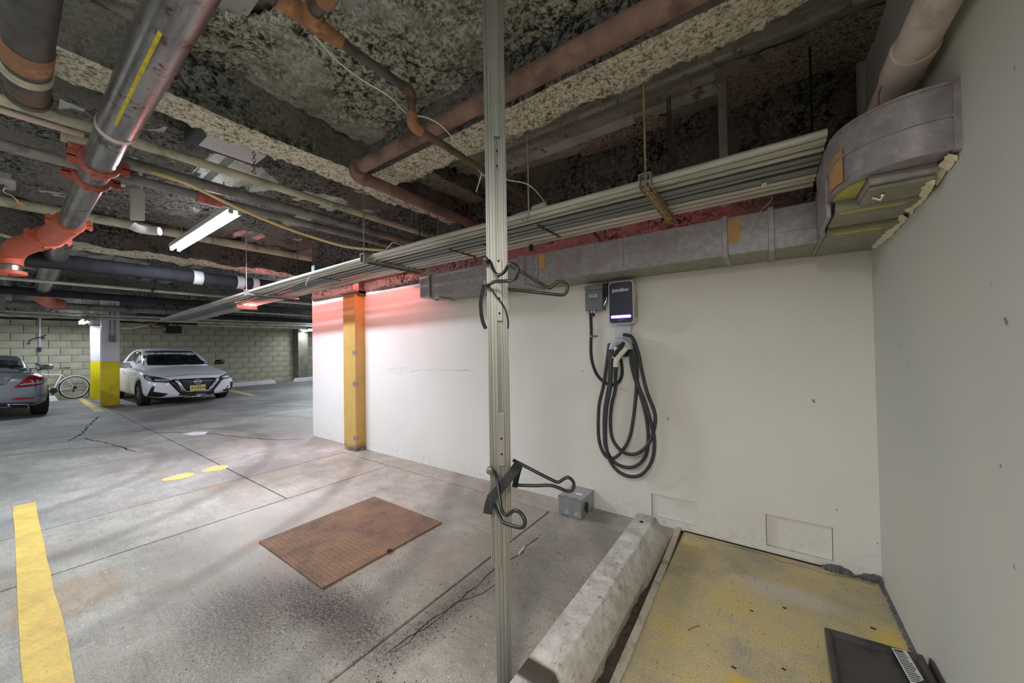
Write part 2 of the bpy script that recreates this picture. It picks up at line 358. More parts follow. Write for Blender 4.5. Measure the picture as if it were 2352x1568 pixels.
def obj(name, bm, m, parent=None, sm=False, bevel=0, kind=None, label=None, nrm=True):
    if nrm: bmesh.ops.recalc_face_normals(bm, faces=bm.faces)
    L = rootloc(parent) if parent else V((0, 0, 0))
    if L.length > 0:
        for v in bm.verts: v.co -= L
    me = bpy.data.meshes.new(name); bm.to_mesh(me); bm.free()
    for mm in (m if isinstance(m, (list, tuple)) else [m]): me.materials.append(MT[mm])
    if sm:
        me.polygons.foreach_set('use_smooth', [True]*len(me.polygons)); 
        if sm != 'all' : me.set_sharp_from_angle(angle=math.radians(40))
    o = bpy.data.objects.new(name, me); COL.objects.link(o)
    if parent: o.parent = parent
    if bevel:
        b = o.modifiers.new('bevel', 'BEVEL'); b.width = bevel; b.segments = 2; b.limit_method = 'ANGLE'; b.angle_limit = math.radians(40)
    if kind: o['kind'] = kind
    if label: o['label'] = label
    return o
def tag(o, label, cat, group=None):
    o['label'] = label; o['category'] = cat
    if group: o['group'] = group
    return o
def thing(name, label, cat, loc=(0, 0, 0), group=None):
    o = bpy.data.objects.new(name, None); o.empty_display_size = .1; COL.objects.link(o); o.location = loc
    return tag(o, label, cat, group)
def solo(name, bm, m, label, cat, group=None, **k):
    """a thing that is one mesh, its origin at its own base"""
    xs = [v.co for v in bm.verts]; n = len(xs)
    c = V((sum(v.x for v in xs)/n, sum(v.y for v in xs)/n, min(v.z for v in xs)))
    for v in bm.verts: v.co -= c
    o = obj(name, bm, m, **k); o.location = c; return tag(o, label, cat, group)
def struct(name, bm, m, **k):
    return obj(name, bm, m, kind='structure', **k)
def text_bm(s, size, ext=.001, bold=0):
    cu = bpy.data.curves.new('t', 'FONT'); cu.body = s; cu.size = size; cu.extrude = ext; cu.align_x = 'CENTER'; cu.align_y = 'CENTER'; cu.offset = bold; cu.resolution_u = 3
    o = bpy.data.objects.new('t', cu); COL.objects.link(o); dg = bpy.context.evaluated_depsgraph_get()
    me = bpy.data.meshes.new_from_object(o.evaluated_get(dg)); bm = NB(); bm.from_mesh(me)
    bpy.data.objects.remove(o); bpy.data.meshes.remove(me); bpy.data.curves.remove(cu); return bm
def place(bm, c, right, up):
    right = V(right).normalized(); up = V(up).normalized(); n = right.cross(up)
    M = Matrix((right, up, n)).transposed().to_4x4(); M.translation = V(c)
    for v in bm.verts: v.co = M @ v.co
def arc(c, a, b, r, t0, t1, n=10):
    c, a, b = V(c), V(a), V(b)
    return [c + a*r*math.cos(t0+(t1-t0)*k/n) + b*r*math.sin(t0+(t1-t0)*k/n) for k in range(n+1)]

# ------------------------------------------------------------------ SETTING
WY, WX, XF, ZD = 2.74, .478, -17.0, 2.90      # charger wall, side wall, far wall, deck
YJ = 2.50                                     # edge strip of floor in front of the charger wall
YB, YE = -7.0, 9.6
base = NB(); box(base, XF-.3, WX+.3, YB-.2, YE+.2, -.3, -.03)
floor = struct('floor', base, 'grit')
def slab(x0, x1, y0, y1, m, top=0.0):
    bm = NB(); g = .006
    box(bm, x0+g, x1-g, y0+g, y1-g, -.028, top); obj('floor_slab', bm, m, floor, bevel=.006)
XS = [XF, -11.6, -8.5, -4.42, -3.48, -1.43, -.545]
for i in range(len(XS)-1):
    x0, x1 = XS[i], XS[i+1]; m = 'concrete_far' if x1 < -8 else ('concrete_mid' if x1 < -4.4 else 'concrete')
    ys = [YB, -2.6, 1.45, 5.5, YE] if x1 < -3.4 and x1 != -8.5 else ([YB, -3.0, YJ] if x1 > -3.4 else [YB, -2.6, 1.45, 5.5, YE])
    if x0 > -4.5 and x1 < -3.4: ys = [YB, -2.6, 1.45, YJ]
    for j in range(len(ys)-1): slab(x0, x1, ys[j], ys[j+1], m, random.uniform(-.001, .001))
slab(-4.42, -.545, YJ, WY+.1, 'concrete', .001)
bm = NB(); box(bm, -.50, WX+.01, YB, WY+.12, -.028, 0); obj('painted_slab', bm, 'yellow_floor', floor)
# cracks -----------------------------------------------------------------
def crack(pts, wd=.012, m='hole_black', z=.0016):
    bm = NB(); prev = None; P = [V(p) for p in pts]; Q = []
    for i in range(len(P)-1):
        n = max(2, int((P[i+1]-P[i]).length/.08))
        for k in range(n):
            q = P[i].lerp(P[i+1], k/n); Q.append(q + V((random.uniform(-1, 1), random.uniform(-1, 1), 0))*.02)
    Q.append(P[-1])
    for i, q in enumerate(Q):
        d = (Q[min(i+1, len(Q)-1)]-Q[max(i-1, 0)]).normalized(); s = V((-d.y, d.x, 0))*wd*random.uniform(.35, 1)*.5
        a, b = bm.verts.new((q.x+s.x, q.y+s.y, z)), bm.verts.new((q.x-s.x, q.y-s.y, z))
        if prev: bm.faces.new((prev[0], prev[1], b, a))
        prev = (a, b)
    obj('crack', bm, m, floor)
for pts, wd in (([(228, 956), (200, 980), (185, 1000), (158, 1012)], .03), ([(195, 1006), (250, 1018), (312, 1037)], .02), ([(355, 993), (460, 993), (520, 1000), (620, 1010), (700, 1008)], .018),
               ([(1165, 1325), (1010, 1410), (885, 1503)], .006), ([(1600, 1232), (1800, 1290), (2010, 1345)], .004)):
    crack([Zp(*p, 0) for p in pts], wd)
crack([V((-1.33, .94, 0)), V((-1.315, 1.77, 0)), V((-1.3, 2.1, 0))], .006)
bm = NB(); rp = [Zp(px, py, .003) for px, py in ((420, 996), (447, 991), (478, 991), (470, 998), (440, 1000))]; prism(bm, rp, (0, 0, .001)); obj('filler_patch', bm, 'stop_white', floor)
# painted lines ------------------------------------------------------------
def paint(poly, m, name='painted_line', label=None):
    bm = NB(); prism(bm, [V((p[0], p[1], .0012)) for p in poly], (0, 0, .0015)); obj(name, bm, m, floor, label=label)
ed = [(-5.32+i*.3, .05+random.uniform(-.004, .004)) for i in range(16)]; eu = [(-5.32+i*.3, .168+random.uniform(-.006, .006)) for i in range(16)]
paint(ed+eu[::-1], 'yellow_paint', label='worn yellow bay line on the near concrete')
for c, a in ((Zp(410, 1095, 0), .13), (Zp(495, 1076, 0), .12)):
    paint([(c.x+.11*math.cos(t)*(1+.1*math.sin(3*t)), c.y+a*math.sin(t)) for t in [2*PI*k/24 for k in range(24)]], 'yellow_worn', 'paint_dot')
q = [Zp(*p, 0) for p in ((178, 916), (190, 914), (240, 945), (216, 945))]; paint([(p.x, p.y) for p in q], 'yellow_worn')
q = [Zp(*p, 0) for p in ((500, 893), (530, 893), (590, 908), (575, 909))]; paint([(p.x, p.y) for p in q], 'yellow_worn')

# walls --------------------------------------------------------------------
XE = -5.69
bm = NB()   # charger wall, with two shallow recesses near the floor
R1 = (-.715, -.415, .052, .215); R2 = (-.03, .284, .04, .238)
zt = ZD
box(bm, XE, R1[0], WY, WY+.2, 0, zt); box(bm, R1[1], R2[0], WY, WY+.2, 0, zt); box(bm, R2[1], WX+.25, WY, WY+.2, 0, zt)
for R_ in (R1, R2):
    box(bm, R_[0], R_[1], WY, WY+.2, 0, R_[2]); box(bm, R_[0], R_[1], WY, WY+.2, R_[3], zt)
wall_front = struct('wall_front', bm, 'wall_paint')
for R_, d in ((R1, .014), (R2, .02)):
    bm = NB(); box(bm, R_[0]+.003, R_[1]-.003, WY+d, WY+.15, R_[2]+.003, R_[3]-.003); obj('access_panel', bm, 'wall_paint', wall_front)
bm = NB(); box(bm, WX, WX+.25, YB, WY, 0, ZD); wall_right = struct('wall_right', bm, 'wall_paint_side')
bm = NB(); box(bm, XF-.2, WX+.3, YB-.2, YB, 0, ZD); struct('wall_back', bm, 'wall_paint_side')
bm = NB(); box(bm, XE-.0, XE+.2, WY+.2, YE, 0, ZD); struct('wall_return', bm, 'wall_paint')
bm = NB(); box(bm, XF-.2, XE+.2, YE, YE+.2, 0, ZD); struct('wall_side', bm, 'pilaster')
bm = NB(); box(bm, XF-.3, XF-.03, YB, YE, 0, ZD); wall_far = struct('wall_far', bm, 'mortar')
# concrete blocks of the far wall, one object each
CH, CW = .214, .43
def blockmesh(wd):
    bm = NB(); box(bm, -.09, 0, .006, wd-.006, .005, CH-.005); me = bpy.data.meshes.new('concrete_block'); bmesh.ops.recalc_face_normals(bm, faces=bm.faces); bm.to_mesh(me); bm.free(); me.materials.append(MT['block']); return me
full, half = blockmesh(CW), blockmesh(CW/2)
for r in range(11):
    y = -.75 + (CW/2 if r % 2 else 0)
    first = r % 2
    while y < 9.2:
        o = bpy.data.objects.new('concrete_block', full); COL.objects.link(o); o.parent = wall_far
        o.location = (XF + random.uniform(-.004, .004), y, r*CH); y += CW
bm = NB(); box(bm, XF, XF+.5, 7.35, 7.75, 0, 2.4); obj('pilaster', bm, 'pilaster', wall_far)
# small scuffs and nails on the charger wall
def scuff(pts, wd, y=WY):
    bm = NB()
    for px, py in pts:
        c = Yp(px, py, y); s = random.uniform(.5, 1.3)*wd
        box(bm, c.x-s, c.x+s, y-.0012, y+.001, c.z-s*.35, c.z+s*.35)
    obj('scuff', bm, 'pipe_grey', wall_front)
pts = []
for k in range(90):
    t = k/89; px = 888+197*t
    if 0.40 < t < .45 or random.random() < .2: continue
    a = 6.5*math.sin(min(1, t/.36)*PI)
    pts.append((px, 850+random.gauss(0, .8) + (a if t < .36 and k % 2 else (-a if t < .36 else 0))))
scuff(pts, .006)
pts = [(random.gauss(918, 14), random.gauss(849, 3)) for _ in range(22)]; scuff(pts, .005)
scuff([(1357, 941), (1397, 1035), (1397, 1067), (1344, 1036), (1453, 1085), (1424, 977), (1440, 817), (1483, 754), (1458, 772)], .004)
# grey rough render in the corner
bm = NB()
for k in range(26):
    t = k/25; p = Zp(1895+125*t, 1293+22*t+10*t*t, 0); h = .02+.02*math.sin(t*9)
    M = Matrix.Translation(V((min(p.x, WX-.01), min(p.y, WY-.012), h*.3))) @ Matrix.Rotation(random.random()*3, 4, 'Z') @ Matrix.Rotation(random.uniform(-.4, .4), 4, 'X')
    cbox(bm, (0, 0, 0), (.03+.02*random.random(), .03, h), M)
for k in range(24):
    p = V((WX-.004, WY-.02-k*.032, .002)); M = Matrix.Translation(p) @ Matrix.Rotation(random.random()*3, 4, 'Z')
    cbox(bm, (0, 0, 0), (.03, .022, .012), M)
obj('mortar_smear', bm, 'grey_render', wall_front, kind='stuff')
bm = NB(); box(bm, -.5, .3, WY-.004, WY+.002, .0, .007); obj('floor_gap', bm, 'hole_black', wall_front)

# ceiling ------------------------------------------------------------------
bm = NB(); prof = []; y = YB
while y < YE:
    for dy, dz in ((0, 0), (.16, 0), (.185, .055), (.275, .055)): prof.append((y+dy, ZD-.02+dz))
    y += .3
rows = []
for x in (XF-.2, WX+.25): rows.append([bm.verts.new((x, a, b)) for a, b in prof])
for i in range(len(prof)-1): bm.faces.new((rows[0][i], rows[0][i+1], rows[1][i+1], rows[1][i]))
box(bm, XF-.2, WX+.25, YB-.1, YE+.1, ZD+.045, ZD+.2)
ceiling = struct('ceiling', bm, 'deck')
def blanket(x0, x1, y0, y1, z, cell, amp, m, name='fireproofing', keep=None, thin=.012):
    """sprayed coat under the deck: a rough underside with a closed back"""
    bm = NB(); nx, ny = int((x1-x0)/cell), int((y1-y0)/cell); G = []
    for i in range(nx+1):
        row = []
        for j in range(ny+1):
            x, y = x0+(x1-x0)*i/nx, y0+(y1-y0)*j/ny
            h = noise.fractal(V((x*2.2, y*2.2, 3)), .8, 2.1, 4)*amp + noise.noise(V((x*22, y*22, 0)))*amp*.45 + noise.noise(V((x*50, y*50, 4)))*amp*.25
            k = keep(x, y) if keep else 1
            row.append((x, y, z-thin+h if k > 0 else z+.03, k))
        G.append(row)
    vs = [[bm.verts.new(p[:3]) for p in r] for r in G]
    for i in range(nx):
        for j in range(ny):
            if max(G[i][j][3], G[i+1][j+1][3], G[i+1][j][3], G[i][j+1][3]) > 0: bm.faces.new((vs[i][j], vs[i][j+1], vs[i+1][j+1], vs[i+1][j]))
    bmesh.ops.delete(bm, geom=[v for v in bm.verts if not v.link_faces], context='VERTS')
    o = obj(name, bm, m, ceiling, sm='all', kind='stuff', nrm=False); return o
def keep_near(x, y):
    n = noise.fractal(V((x*1.1, y*2.5, 8)), .8, 2, 3)
    d = ((x+1.15)/.42)**2 + ((y-.78)/.17)**2 ; e = ((x+1.75)/.3)**2+((y-.62)/.16)**2; d = min(d, e)
    return d - 1 + n*1.2
blanket(-2.42, WX, -1.2, 1.58, ZD-.03, .02, .035, 'fluff_dark', keep=keep_near)
def keep_left(x, y):
    if x > -3.2 and y < 1.25: return noise.noise(V((x*2, y*2.5, 1)))-.1
    return 1 if noise.noise(V((x*.9, y*1.3, 5))) > -.45 else -1
blanket(-6.5, -2.7, -2.2, 2.7, ZD-.03, .045, .05, 'fluff_black', keep=keep_left)
blanket(-11.2, -7.0, -2.2, 7.5, ZD-.03, .1, .06, 'fluff_black', keep=lambda x, y: noise.noise(V((x*.6, y*1.1, 2)))+.25)
blanket(-16.8, -11.6, -1.5, 8.5, ZD-.03, .12, .06, 'fluff_black', keep=lambda x, y: noise.noise(V((x*.6, y*1.1, 6)))+.25)
blanket(-2.42, WX, 2.30, 2.72, ZD-.05, .03, .03, 'fluff_mid', keep=lambda x, y: noise.noise(V((x*1.6, y*3, 2)))+.1+(y-2.4)*1.5 - (.7 if x < -.7 else (.3 if x < -.2 else 0)))
def fbox(x0, x1, y0, y1, z0, z1, cell, amp, m, name, parent=ceiling, ragged=0):
    """fireproofed beam: all sides lumpy; slot 1 is used on the sides"""
    bm = NB(); vs = {}
    nx, ny, nz = max(1, round((x1-x0)/cell)), max(1, round((y1-y0)/cell)), max(1, round((z1-z0)/cell))
    def v(i, j, k):
        if (i, j, k) not in vs:
            p = V((x0+(x1-x0)*i/nx, y0+(y1-y0)*j/ny, z0+(z1-z0)*k/nz))
            d = V(((i == nx)-(i == 0), (j == ny)-(j == 0), -(k == 0)*1.0))
            h = noise.fractal(p*3, .9, 2, 3)*amp + noise.noise(p*25)*amp*.5 + noise.noise(p*55)*amp*.3
            vs[(i, j, k)] = bm.verts.new(p + d*h)
        return vs[(i, j, k)]
    for i in range(nx):
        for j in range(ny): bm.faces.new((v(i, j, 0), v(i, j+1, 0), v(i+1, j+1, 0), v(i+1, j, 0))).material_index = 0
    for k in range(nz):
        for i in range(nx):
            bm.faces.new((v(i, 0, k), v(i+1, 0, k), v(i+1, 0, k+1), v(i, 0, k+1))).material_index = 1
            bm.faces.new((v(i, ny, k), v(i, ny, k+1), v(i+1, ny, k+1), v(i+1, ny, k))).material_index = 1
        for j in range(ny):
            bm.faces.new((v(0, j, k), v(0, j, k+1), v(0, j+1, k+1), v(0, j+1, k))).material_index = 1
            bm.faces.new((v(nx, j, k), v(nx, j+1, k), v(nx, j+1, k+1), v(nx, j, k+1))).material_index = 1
    return obj(name, bm, m, parent, sm='all', nrm=False)
ZB = 2.6
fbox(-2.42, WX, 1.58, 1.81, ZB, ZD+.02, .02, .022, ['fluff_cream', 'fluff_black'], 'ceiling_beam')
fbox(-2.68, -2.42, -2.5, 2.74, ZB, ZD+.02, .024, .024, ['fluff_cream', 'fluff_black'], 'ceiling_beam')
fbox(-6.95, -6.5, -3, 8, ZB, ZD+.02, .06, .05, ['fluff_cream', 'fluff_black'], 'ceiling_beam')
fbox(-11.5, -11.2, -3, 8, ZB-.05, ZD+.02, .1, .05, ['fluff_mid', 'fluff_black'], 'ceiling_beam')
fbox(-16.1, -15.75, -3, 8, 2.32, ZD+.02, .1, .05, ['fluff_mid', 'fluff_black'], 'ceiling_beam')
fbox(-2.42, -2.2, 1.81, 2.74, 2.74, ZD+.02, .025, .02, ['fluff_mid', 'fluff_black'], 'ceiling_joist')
# fireproofed top of the charger wall above the conduits, ragged end before the corner
bm = NB(); box(bm, XF, XF+.25, -3, 9.4, 2.30, ZD); obj('far_lintel', bm, 'pipe_dark', ceiling)
def wallcoat():
    bm = NB(); G = []; nx, nz = 240, 34; x0, x1, z0, z1 = XE+.05, WX-.02, 2.04, ZD
    for i in range(nx+1):
        row = []
        for k in range(nz+1):
            x = x0+(x1-x0)*i/nx; z = z0+(z1-z0)*k/nz
            if i == nx: x += noise.noise(V((0, z*6, 1)))*.03 - .02
            p = V((x, 0, z)); h = noise.fractal(p*2.5, .8, 2, 3)*.03 + noise.noise(p*25)*.015 + noise.noise(p*60)*.008
            lump = .03*max(0, 1-(z-z0)/.14) if i > 90 else 0
            y = WY-.035+h-lump
            if i in (0, nx) or k == 0: y = WY+.002
            row.append(bm.verts.new((x, y, z)))
        G.append(row)
    for i in range(nx):
        for k in range(nz): bm.faces.new((G[i][k], G[i+1][k], G[i+1][k+1], G[i][k+1]))
    obj('wall_fireproofing', bm, 'fluff_black', wall_front, sm='all', kind='stuff', nrm=False)
wallcoat()
# galvanised rails under the bare deck behind the big beam
bm = NB()
for y, h, wd in ((1.92, .012, .10), (2.06, .03, .02), (2.17, .012, .12), (2.33, .014, .03)): box(bm, -2.2, WX, y-wd/2, y+wd/2, ZD-.035-h, ZD-.02)
x = -2.15
while x < WX-.05:
    box(bm, x, x+.045, 2.14, 2.15, ZD-.062, ZD-.04); box(bm, x+.03, x+.075, 2.185, 2.195, ZD-.062, ZD-.04); x += .1
obj('deck_rail', bm, 'galv', ceiling)

# ------------------------------------------------------------------ charger-wall fittings
# conduit rack -----------------------------------------------------------
rack = thing('conduit_rack', 'long flat rack of parallel conduits hung along the white wall', 'conduits', (-2, 2.1, 2.05))
NC = 17; y0c, y1c = 1.845, 2.40
def rack_z(x): return 2.105 - (.0 if x > -3 else .045*((-x-3)/3.2)**1.3)
for i in range(NC):
    y = y0c + (y1c-y0c)*i/(NC-1); bm = NB()
    pts = [(x, y + .008*math.sin(x*1.7+i*.7)*(.4), rack_z(x)+.003*math.sin(x*2.1+i)+(.006, -.004, .002, -.006)[i % 4]) for x in (.21, -.5, -1.2, -2, -2.8, -3.6, -4.4, -5.2, -6, -7, -8, -9, -10)]
    r = .0118 if i in (0, 1, 2, 12, 13, 14, 15, 16) else .0105
    if i == 0: r = .016
    tube(bm, pts, r, 10)
    obj('conduit', bm, 'conduit_white' if i in (0, 1, 2, 3, 11, 12, 13, 14, 15, 16) else 'conduit_grey', rack, sm=True)
def trapeze(x, label, rod_top, rust=False, rod2=True, y0=1.80, y1=2.44):
    z = rack_z(x)-.032
    t = thing('trapeze_hanger', label, 'pipe hanger', (x, (y0+y1)/2, z), 'hangers of the conduit rack')
    bm = NB(); box(bm, x-.02, x+.02, y0, y1, z-.014, z-.011); box(bm, x-.02, x-.017, y0, y1, z-.014, z+.012); box(bm, x+.017, x+.02, y0, y1, z-.014, z+.012)
    obj('channel', bm, 'rust_strut' if rust else 'galv', t)
    bm = NB(); k = 0
    for i in range(NC):
        y = y0c+(y1c-y0c)*i/(NC-1); obox(bm, (x-.022, y+.014, z-.016), (x+.022, y+.014, z-.016), .006, .014); obox(bm, (x, y-.012, z-.02), (x, y+.012, z-.02), .014, .005)
    obj('conduit_clamps', bm, 'rust_strut' if rust else 'dark_iron', t, kind='stuff')
    bm = NB(); tube(bm, [(x, y0+.01, z-.02), (x, y0+.01, rod_top)], .0055, 8); obj('rod', bm, 'galv' if not rust else 'rust_strut', t, sm=True)
    if rod2: bm = NB(); tube(bm, [(x, y1-.01, z-.02), (x, y1-.01, ZD-.03)], .0055, 8); obj('rod', bm, 'dark_iron', t, sm=True)
    bm = NB(); cbox(bm, (x, y0+.01, z+.055), (.06, .05, .005)); tube(bm, [(x, y0+.01, z+.045), (x, y0+.01, z+.062)], .013, 6)
    box(bm, x-.028, x-.024, y0-.012, y0+.03, z-.012, z+.055); box(bm, x+.024, x+.028, y0-.012, y0+.03, z-.012, z+.055); obj('saddle_clip', bm, 'galv', t)
    return t
trapeze(-.465, 'rusty trapeze hanger under the conduit rack, left of the curved duct', ZB-.01, True)
trapeze(-2.84, 'grey trapeze hanger under the conduits above the ochre post', ZD-.03)
trapeze(-5.46, 'far trapeze hanger under the conduits beyond the end of the white wall', ZD-.03)
# thin clip groups on the rack
for x, ya, yb in ((-1.2, 2.0, 2.3), (-2.05, 2.05, 2.35), (-3.9, 1.95, 2.2), (-1.75, 2.1, 2.25)):
    bm = NB(); z = rack_z(x)-.018; y = ya
    while y < yb: obox(bm, (x, y, z), (x+.01, y+.02, z), .01, .012); y += .036
    obj('spacer_clips', bm, 'dark_iron', rack, kind='stuff')
# main duct ----------------------------------------------------------------
DY = 2.39
duct = thing('rectangular_duct', 'long galvanised rectangular air duct with tape patches along the top of the white wall', 'duct', (-1.3, 2.55, 1.8))
bm = NB(); box(bm, -2.64, .235, DY, WY-.02, 1.803, 2.02); obj('duct_body', bm, 'galv_duct', duct, bevel=.004)
bm = NB(); box(bm, -2.62, .232, DY+.004, WY-.024, 1.800, 1.803); obj('underside', bm, 'duct_under', duct)
bm = NB(); box(bm, -2.80, -2.655, DY-.012, WY-.01, 1.80, 2.03); obj('end_cap', bm, 'galv_duct', duct, bevel=.02)
for px in (1199, 1667, 1774):
    x = Yp(px, 620, DY).x; bm = NB(); wd = .028 if px == 1199 else .014
    box(bm, x-wd, x+wd, DY-.012, WY-.02, 1.793, 2.03); obj('flange', bm, 'galv_duct', duct, bevel=.003)
x = Yp(987, 620, DY).x
bm = NB(); box(bm, x-.012, x+.012, DY-.022, DY-.014, 1.80, 2.2); box(bm, x-.012, x+.012, DY-.022, WY-.02, 1.792, 1.796); obj('hanger_strap', bm, 'galv', duct)
bm = NB(); box(bm, -2.30, -2.28, DY, DY+.01, 2.03, 2.2); obj('hanger_strap', bm, 'galv', duct)
for px in (1235, 1327, 1431, 1554):
    x = Yp(px, 620, DY).x; bm = NB(); box(bm, x-.003, x+.003, DY-.006, DY, 1.815, 2.005); obj('seam', bm, 'galv_duct', duct)
bm = NB(); box(bm, -2.6, -1.62, DY-.003, DY+.003, 1.92, 1.924); obj('seam', bm, 'galv_duct', duct)
bm = NB(); box(bm, .06, .225, DY-.006, DY+.003, 1.885, 1.893); obj('seam', bm, 'galv_duct', duct)
bm = NB(); z = 1.80; box(bm, -2.64, -2.55, DY+.01, DY+.2, z-.02, z); cbox(bm, (-2.62, DY+.05, z-.025), (.03, .03, .02)); obj('bottom_lug', bm, 'galv', duct)
for px, h0, h1 in ((1245, 1.90, 2.012), (1688, 1.87, 2.0)):
    x = Yp(px, 620, DY).x; bm = NB(); pl_ = []
    for k in range(12): pl_.append((x-.028+random.uniform(-.002, .002), DY-.002, h0+(h1-h0)*k/11))
    for k in range(12): pl_.append((x+.028+random.uniform(-.005, .005), DY-.002, h1+(h0-h1)*k/11))
    prism(bm, pl_, (0, -.0015, 0)); obj('tape_patch', bm, 'old_tape', duct)
# curved duct into the side wall -------------------------------------------
elb = thing('duct_elbow', 'large curved galvanised duct elbow entering the side wall near the corner', 'duct', (.35, 2, 1.8))
PL = [(.476, 1.612), (.42, 1.606), (.37, 1.612), (.32, 1.634), (.28, 1.666), (.245, 1.712), (.224, 1.77), (.215, 1.84), (.213, 1.95), (.213, 2.17)]
PL = [tuple(p)[:2] for p in smooth_pts([(a, b, 0) for a, b in PL], 4)]
IN = [(.476, 2.17)]
bm = NB(); prism(bm, [(a, b, 1.862) for a, b in PL+IN], (0, 0, .194)); obj('elbow_body', bm, 'galv_duct', elb, sm=True)
def strip_along(z0, z1, out, name, m='galv_duct', P=PL):
    bm = NB(); n = len(P)
    for i in range(n-1):
        a, b = V((*P[i], 0)), V((*P[i+1], 0)); d = (b-a).normalized(); s = V((d.y, -d.x, 0))
        if s.dot(a-V((.5, 2.2, 0))) < 0: s = -s
        vs = [a-s*.002, b-s*.002, b+s*out, a+s*out]; prism(bm, [V((q.x, q.y, z0)) for q in vs], (0, 0, z1-z0))
    obj(name, bm, m, elb)
strip_along(2.052, 2.060, .006, 'top_seam'); strip_along(1.858, 1.864, .005, 'bottom_seam'); strip_along(1.955, 1.964, .006, 'middle_seam')
bm = NB(); prism(bm, [(.462, 1.606, 1.855), (.478, 1.606, 1.855), (.478, 1.628, 1.855), (.462, 1.628, 1.855)], (0, 0, .203)); obj('wall_flange', bm, 'galv_duct', elb)
bm = NB(); P = [V((a, b, 0)) for a, b in PL if b > 1.715 and b < 1.86]
n = len(P)
for i in range(n-1):
    prism(bm, [V((P[i].x-.003, P[i].y, 1.868+random.uniform(0, .01))), V((P[i+1].x-.003, P[i+1].y, 1.868)), V((P[i+1].x-.003, P[i+1].y, 1.99+random.uniform(-.01, .01))), V((P[i].x-.003, P[i].y, 1.99-i*.004))], (-.001, -.001, 0))
obj('tape_patch', bm, 'old_tape', elb)
bm = NB(); box(bm, .207, .224, 1.92, 2.2, 1.80, 2.075); obj('collar', bm, 'galv_duct', elb, bevel=.004)
bm = NB(); box(bm, .222, .232, 2.17, WY-.03, 1.79, 2.05); obj('collar', bm, 'galv', elb, bevel=.003)
bm = NB(); box(bm, .235, .476, 1.90, WY-.02, 1.812, 1.862); obj('lower_box', bm, 'duct_under', elb, bevel=.004)
bm = NB(); box(bm, .296, .455, 1.70, 1.90, 1.832, 1.862); obj('dark_panel', bm, 'galv_duct', elb, bevel=.003)
bm = NB(); box(bm, .30, .455, 1.725, 1.91, 1.818, 1.832); obj('lower_panel', bm, 'duct_under', elb, bevel=.003)
bm = NB(); prism(bm, [(a, b, 1.8545) for a, b in ((.226, 1.90), (.232, 1.82), (.255, 1.76), (.293, 1.72), (.293, 1.90))], (0, 0, .007)); obj('yellow_tape_patch', bm, 'yellow_tape', elb)
bm = NB(); box(bm, .235, .476, 2.16, WY-.02, 1.795, 1.812); obj('lower_box', bm, 'duct_under', elb, bevel=.003)
bm = NB(); box(bm, .25, .43, 1.915, 1.945, 1.8105, 1.812); obj('yellow_tape_patch', bm, 'yellow_tape', elb)
bm = NB(); box(bm, .26, .42, 2.19, 2.235, 1.7935, 1.795); obj('yellow_tape_patch', bm, 'yellow_tape', elb)
def torn(pts, name='torn_tape'):
    bm = NB(); P = smooth_pts(pts, 6); prev = None
    for p in P:
        a = bm.verts.new(p+V((-.012-random.random()*.012, random.uniform(-.008, .008), .006))); b = bm.verts.new(p+V((.002, random.uniform(-.004, .004), -.006-random.random()*.012)))
        if prev: bm.faces.new((prev[0], prev[1], b, a))
        prev = (a, b)
    o = obj(name, bm, 'torn_paper', elb); s = o.modifiers.new('s', 'SOLIDIFY'); s.thickness = .003
torn([(.474, 1.63, 1.852), (.474, 1.70, 1.842), (.472, 1.78, 1.83)]); torn([(.455, 1.74, 1.822), (.462, 1.8, 1.815), (.474, 1.9, 1.82), (.474, 2.05, 1.812)])
torn([(.474, 2.1, 1.806), (.474, 2.25, 1.795), (.474, 2.45, 1.792), (.474, 2.66, 1.80)])
bm = NB(); tube(bm, [(.32, 1.79, 1.812), (.34, 1.79, 1.80), (.345, 1.78, 1.815)], .006, 8); obj('latch', bm, 'chrome', elb)
# white pipe along the side wall
bm = NB(); tube(bm, [(.405, -1.5, 2.23), (.405, 2.70, 2.23)], .052, 24); wp = thing('white_pipe', 'fat white painted pipe running along the side wall above the curved duct', 'pipe', (.4, 1.5, 2.2))
obj('pipe_body', bm, 'pipe_white', wp, sm=True)
bm = NB(); tube(bm, [(.405, 1.66, 2.23), (.405, 1.80, 2.23)], .059, 24); obj('coupling', bm, 'pipe_white', wp, sm=True)
bm = NB(); tube(bm, smooth_pts([Zp(2085, 145, 2.3), Zp(2045, 180, 2.25), Zp(2022, 205, 2.18), Zp(2018, 245, 2.07)], 6), .0022, 6)
solo('brown_wire', bm, 'rust_pipe', 'thin brown wire looping behind the white pipe above the curved duct', 'wire', sm=True)

# ochre steel post -----------------------------------------------------------
pb = V((-4.45, WY-.09, 0))
post = thing('steel_post', 'ochre painted square steel post standing against the white wall', 'post', pb)
a, b = Zp(791, 1029, 0), Zp(832, 1035, 0)
bm = NB(); box(bm, -4.58, -4.30, WY-.14, WY+.02, 0, 2.03); o = obj('shaft', bm, 'post_ochre', post, bevel=.006)
bm = NB(); box(bm, -4.60, -4.27, WY-.16, WY, 2.03, 2.06); box(bm, -4.40, -4.27, WY-.1, WY, 2.0, 2.16); obj('cap_plate', bm, 'dark_iron', post)

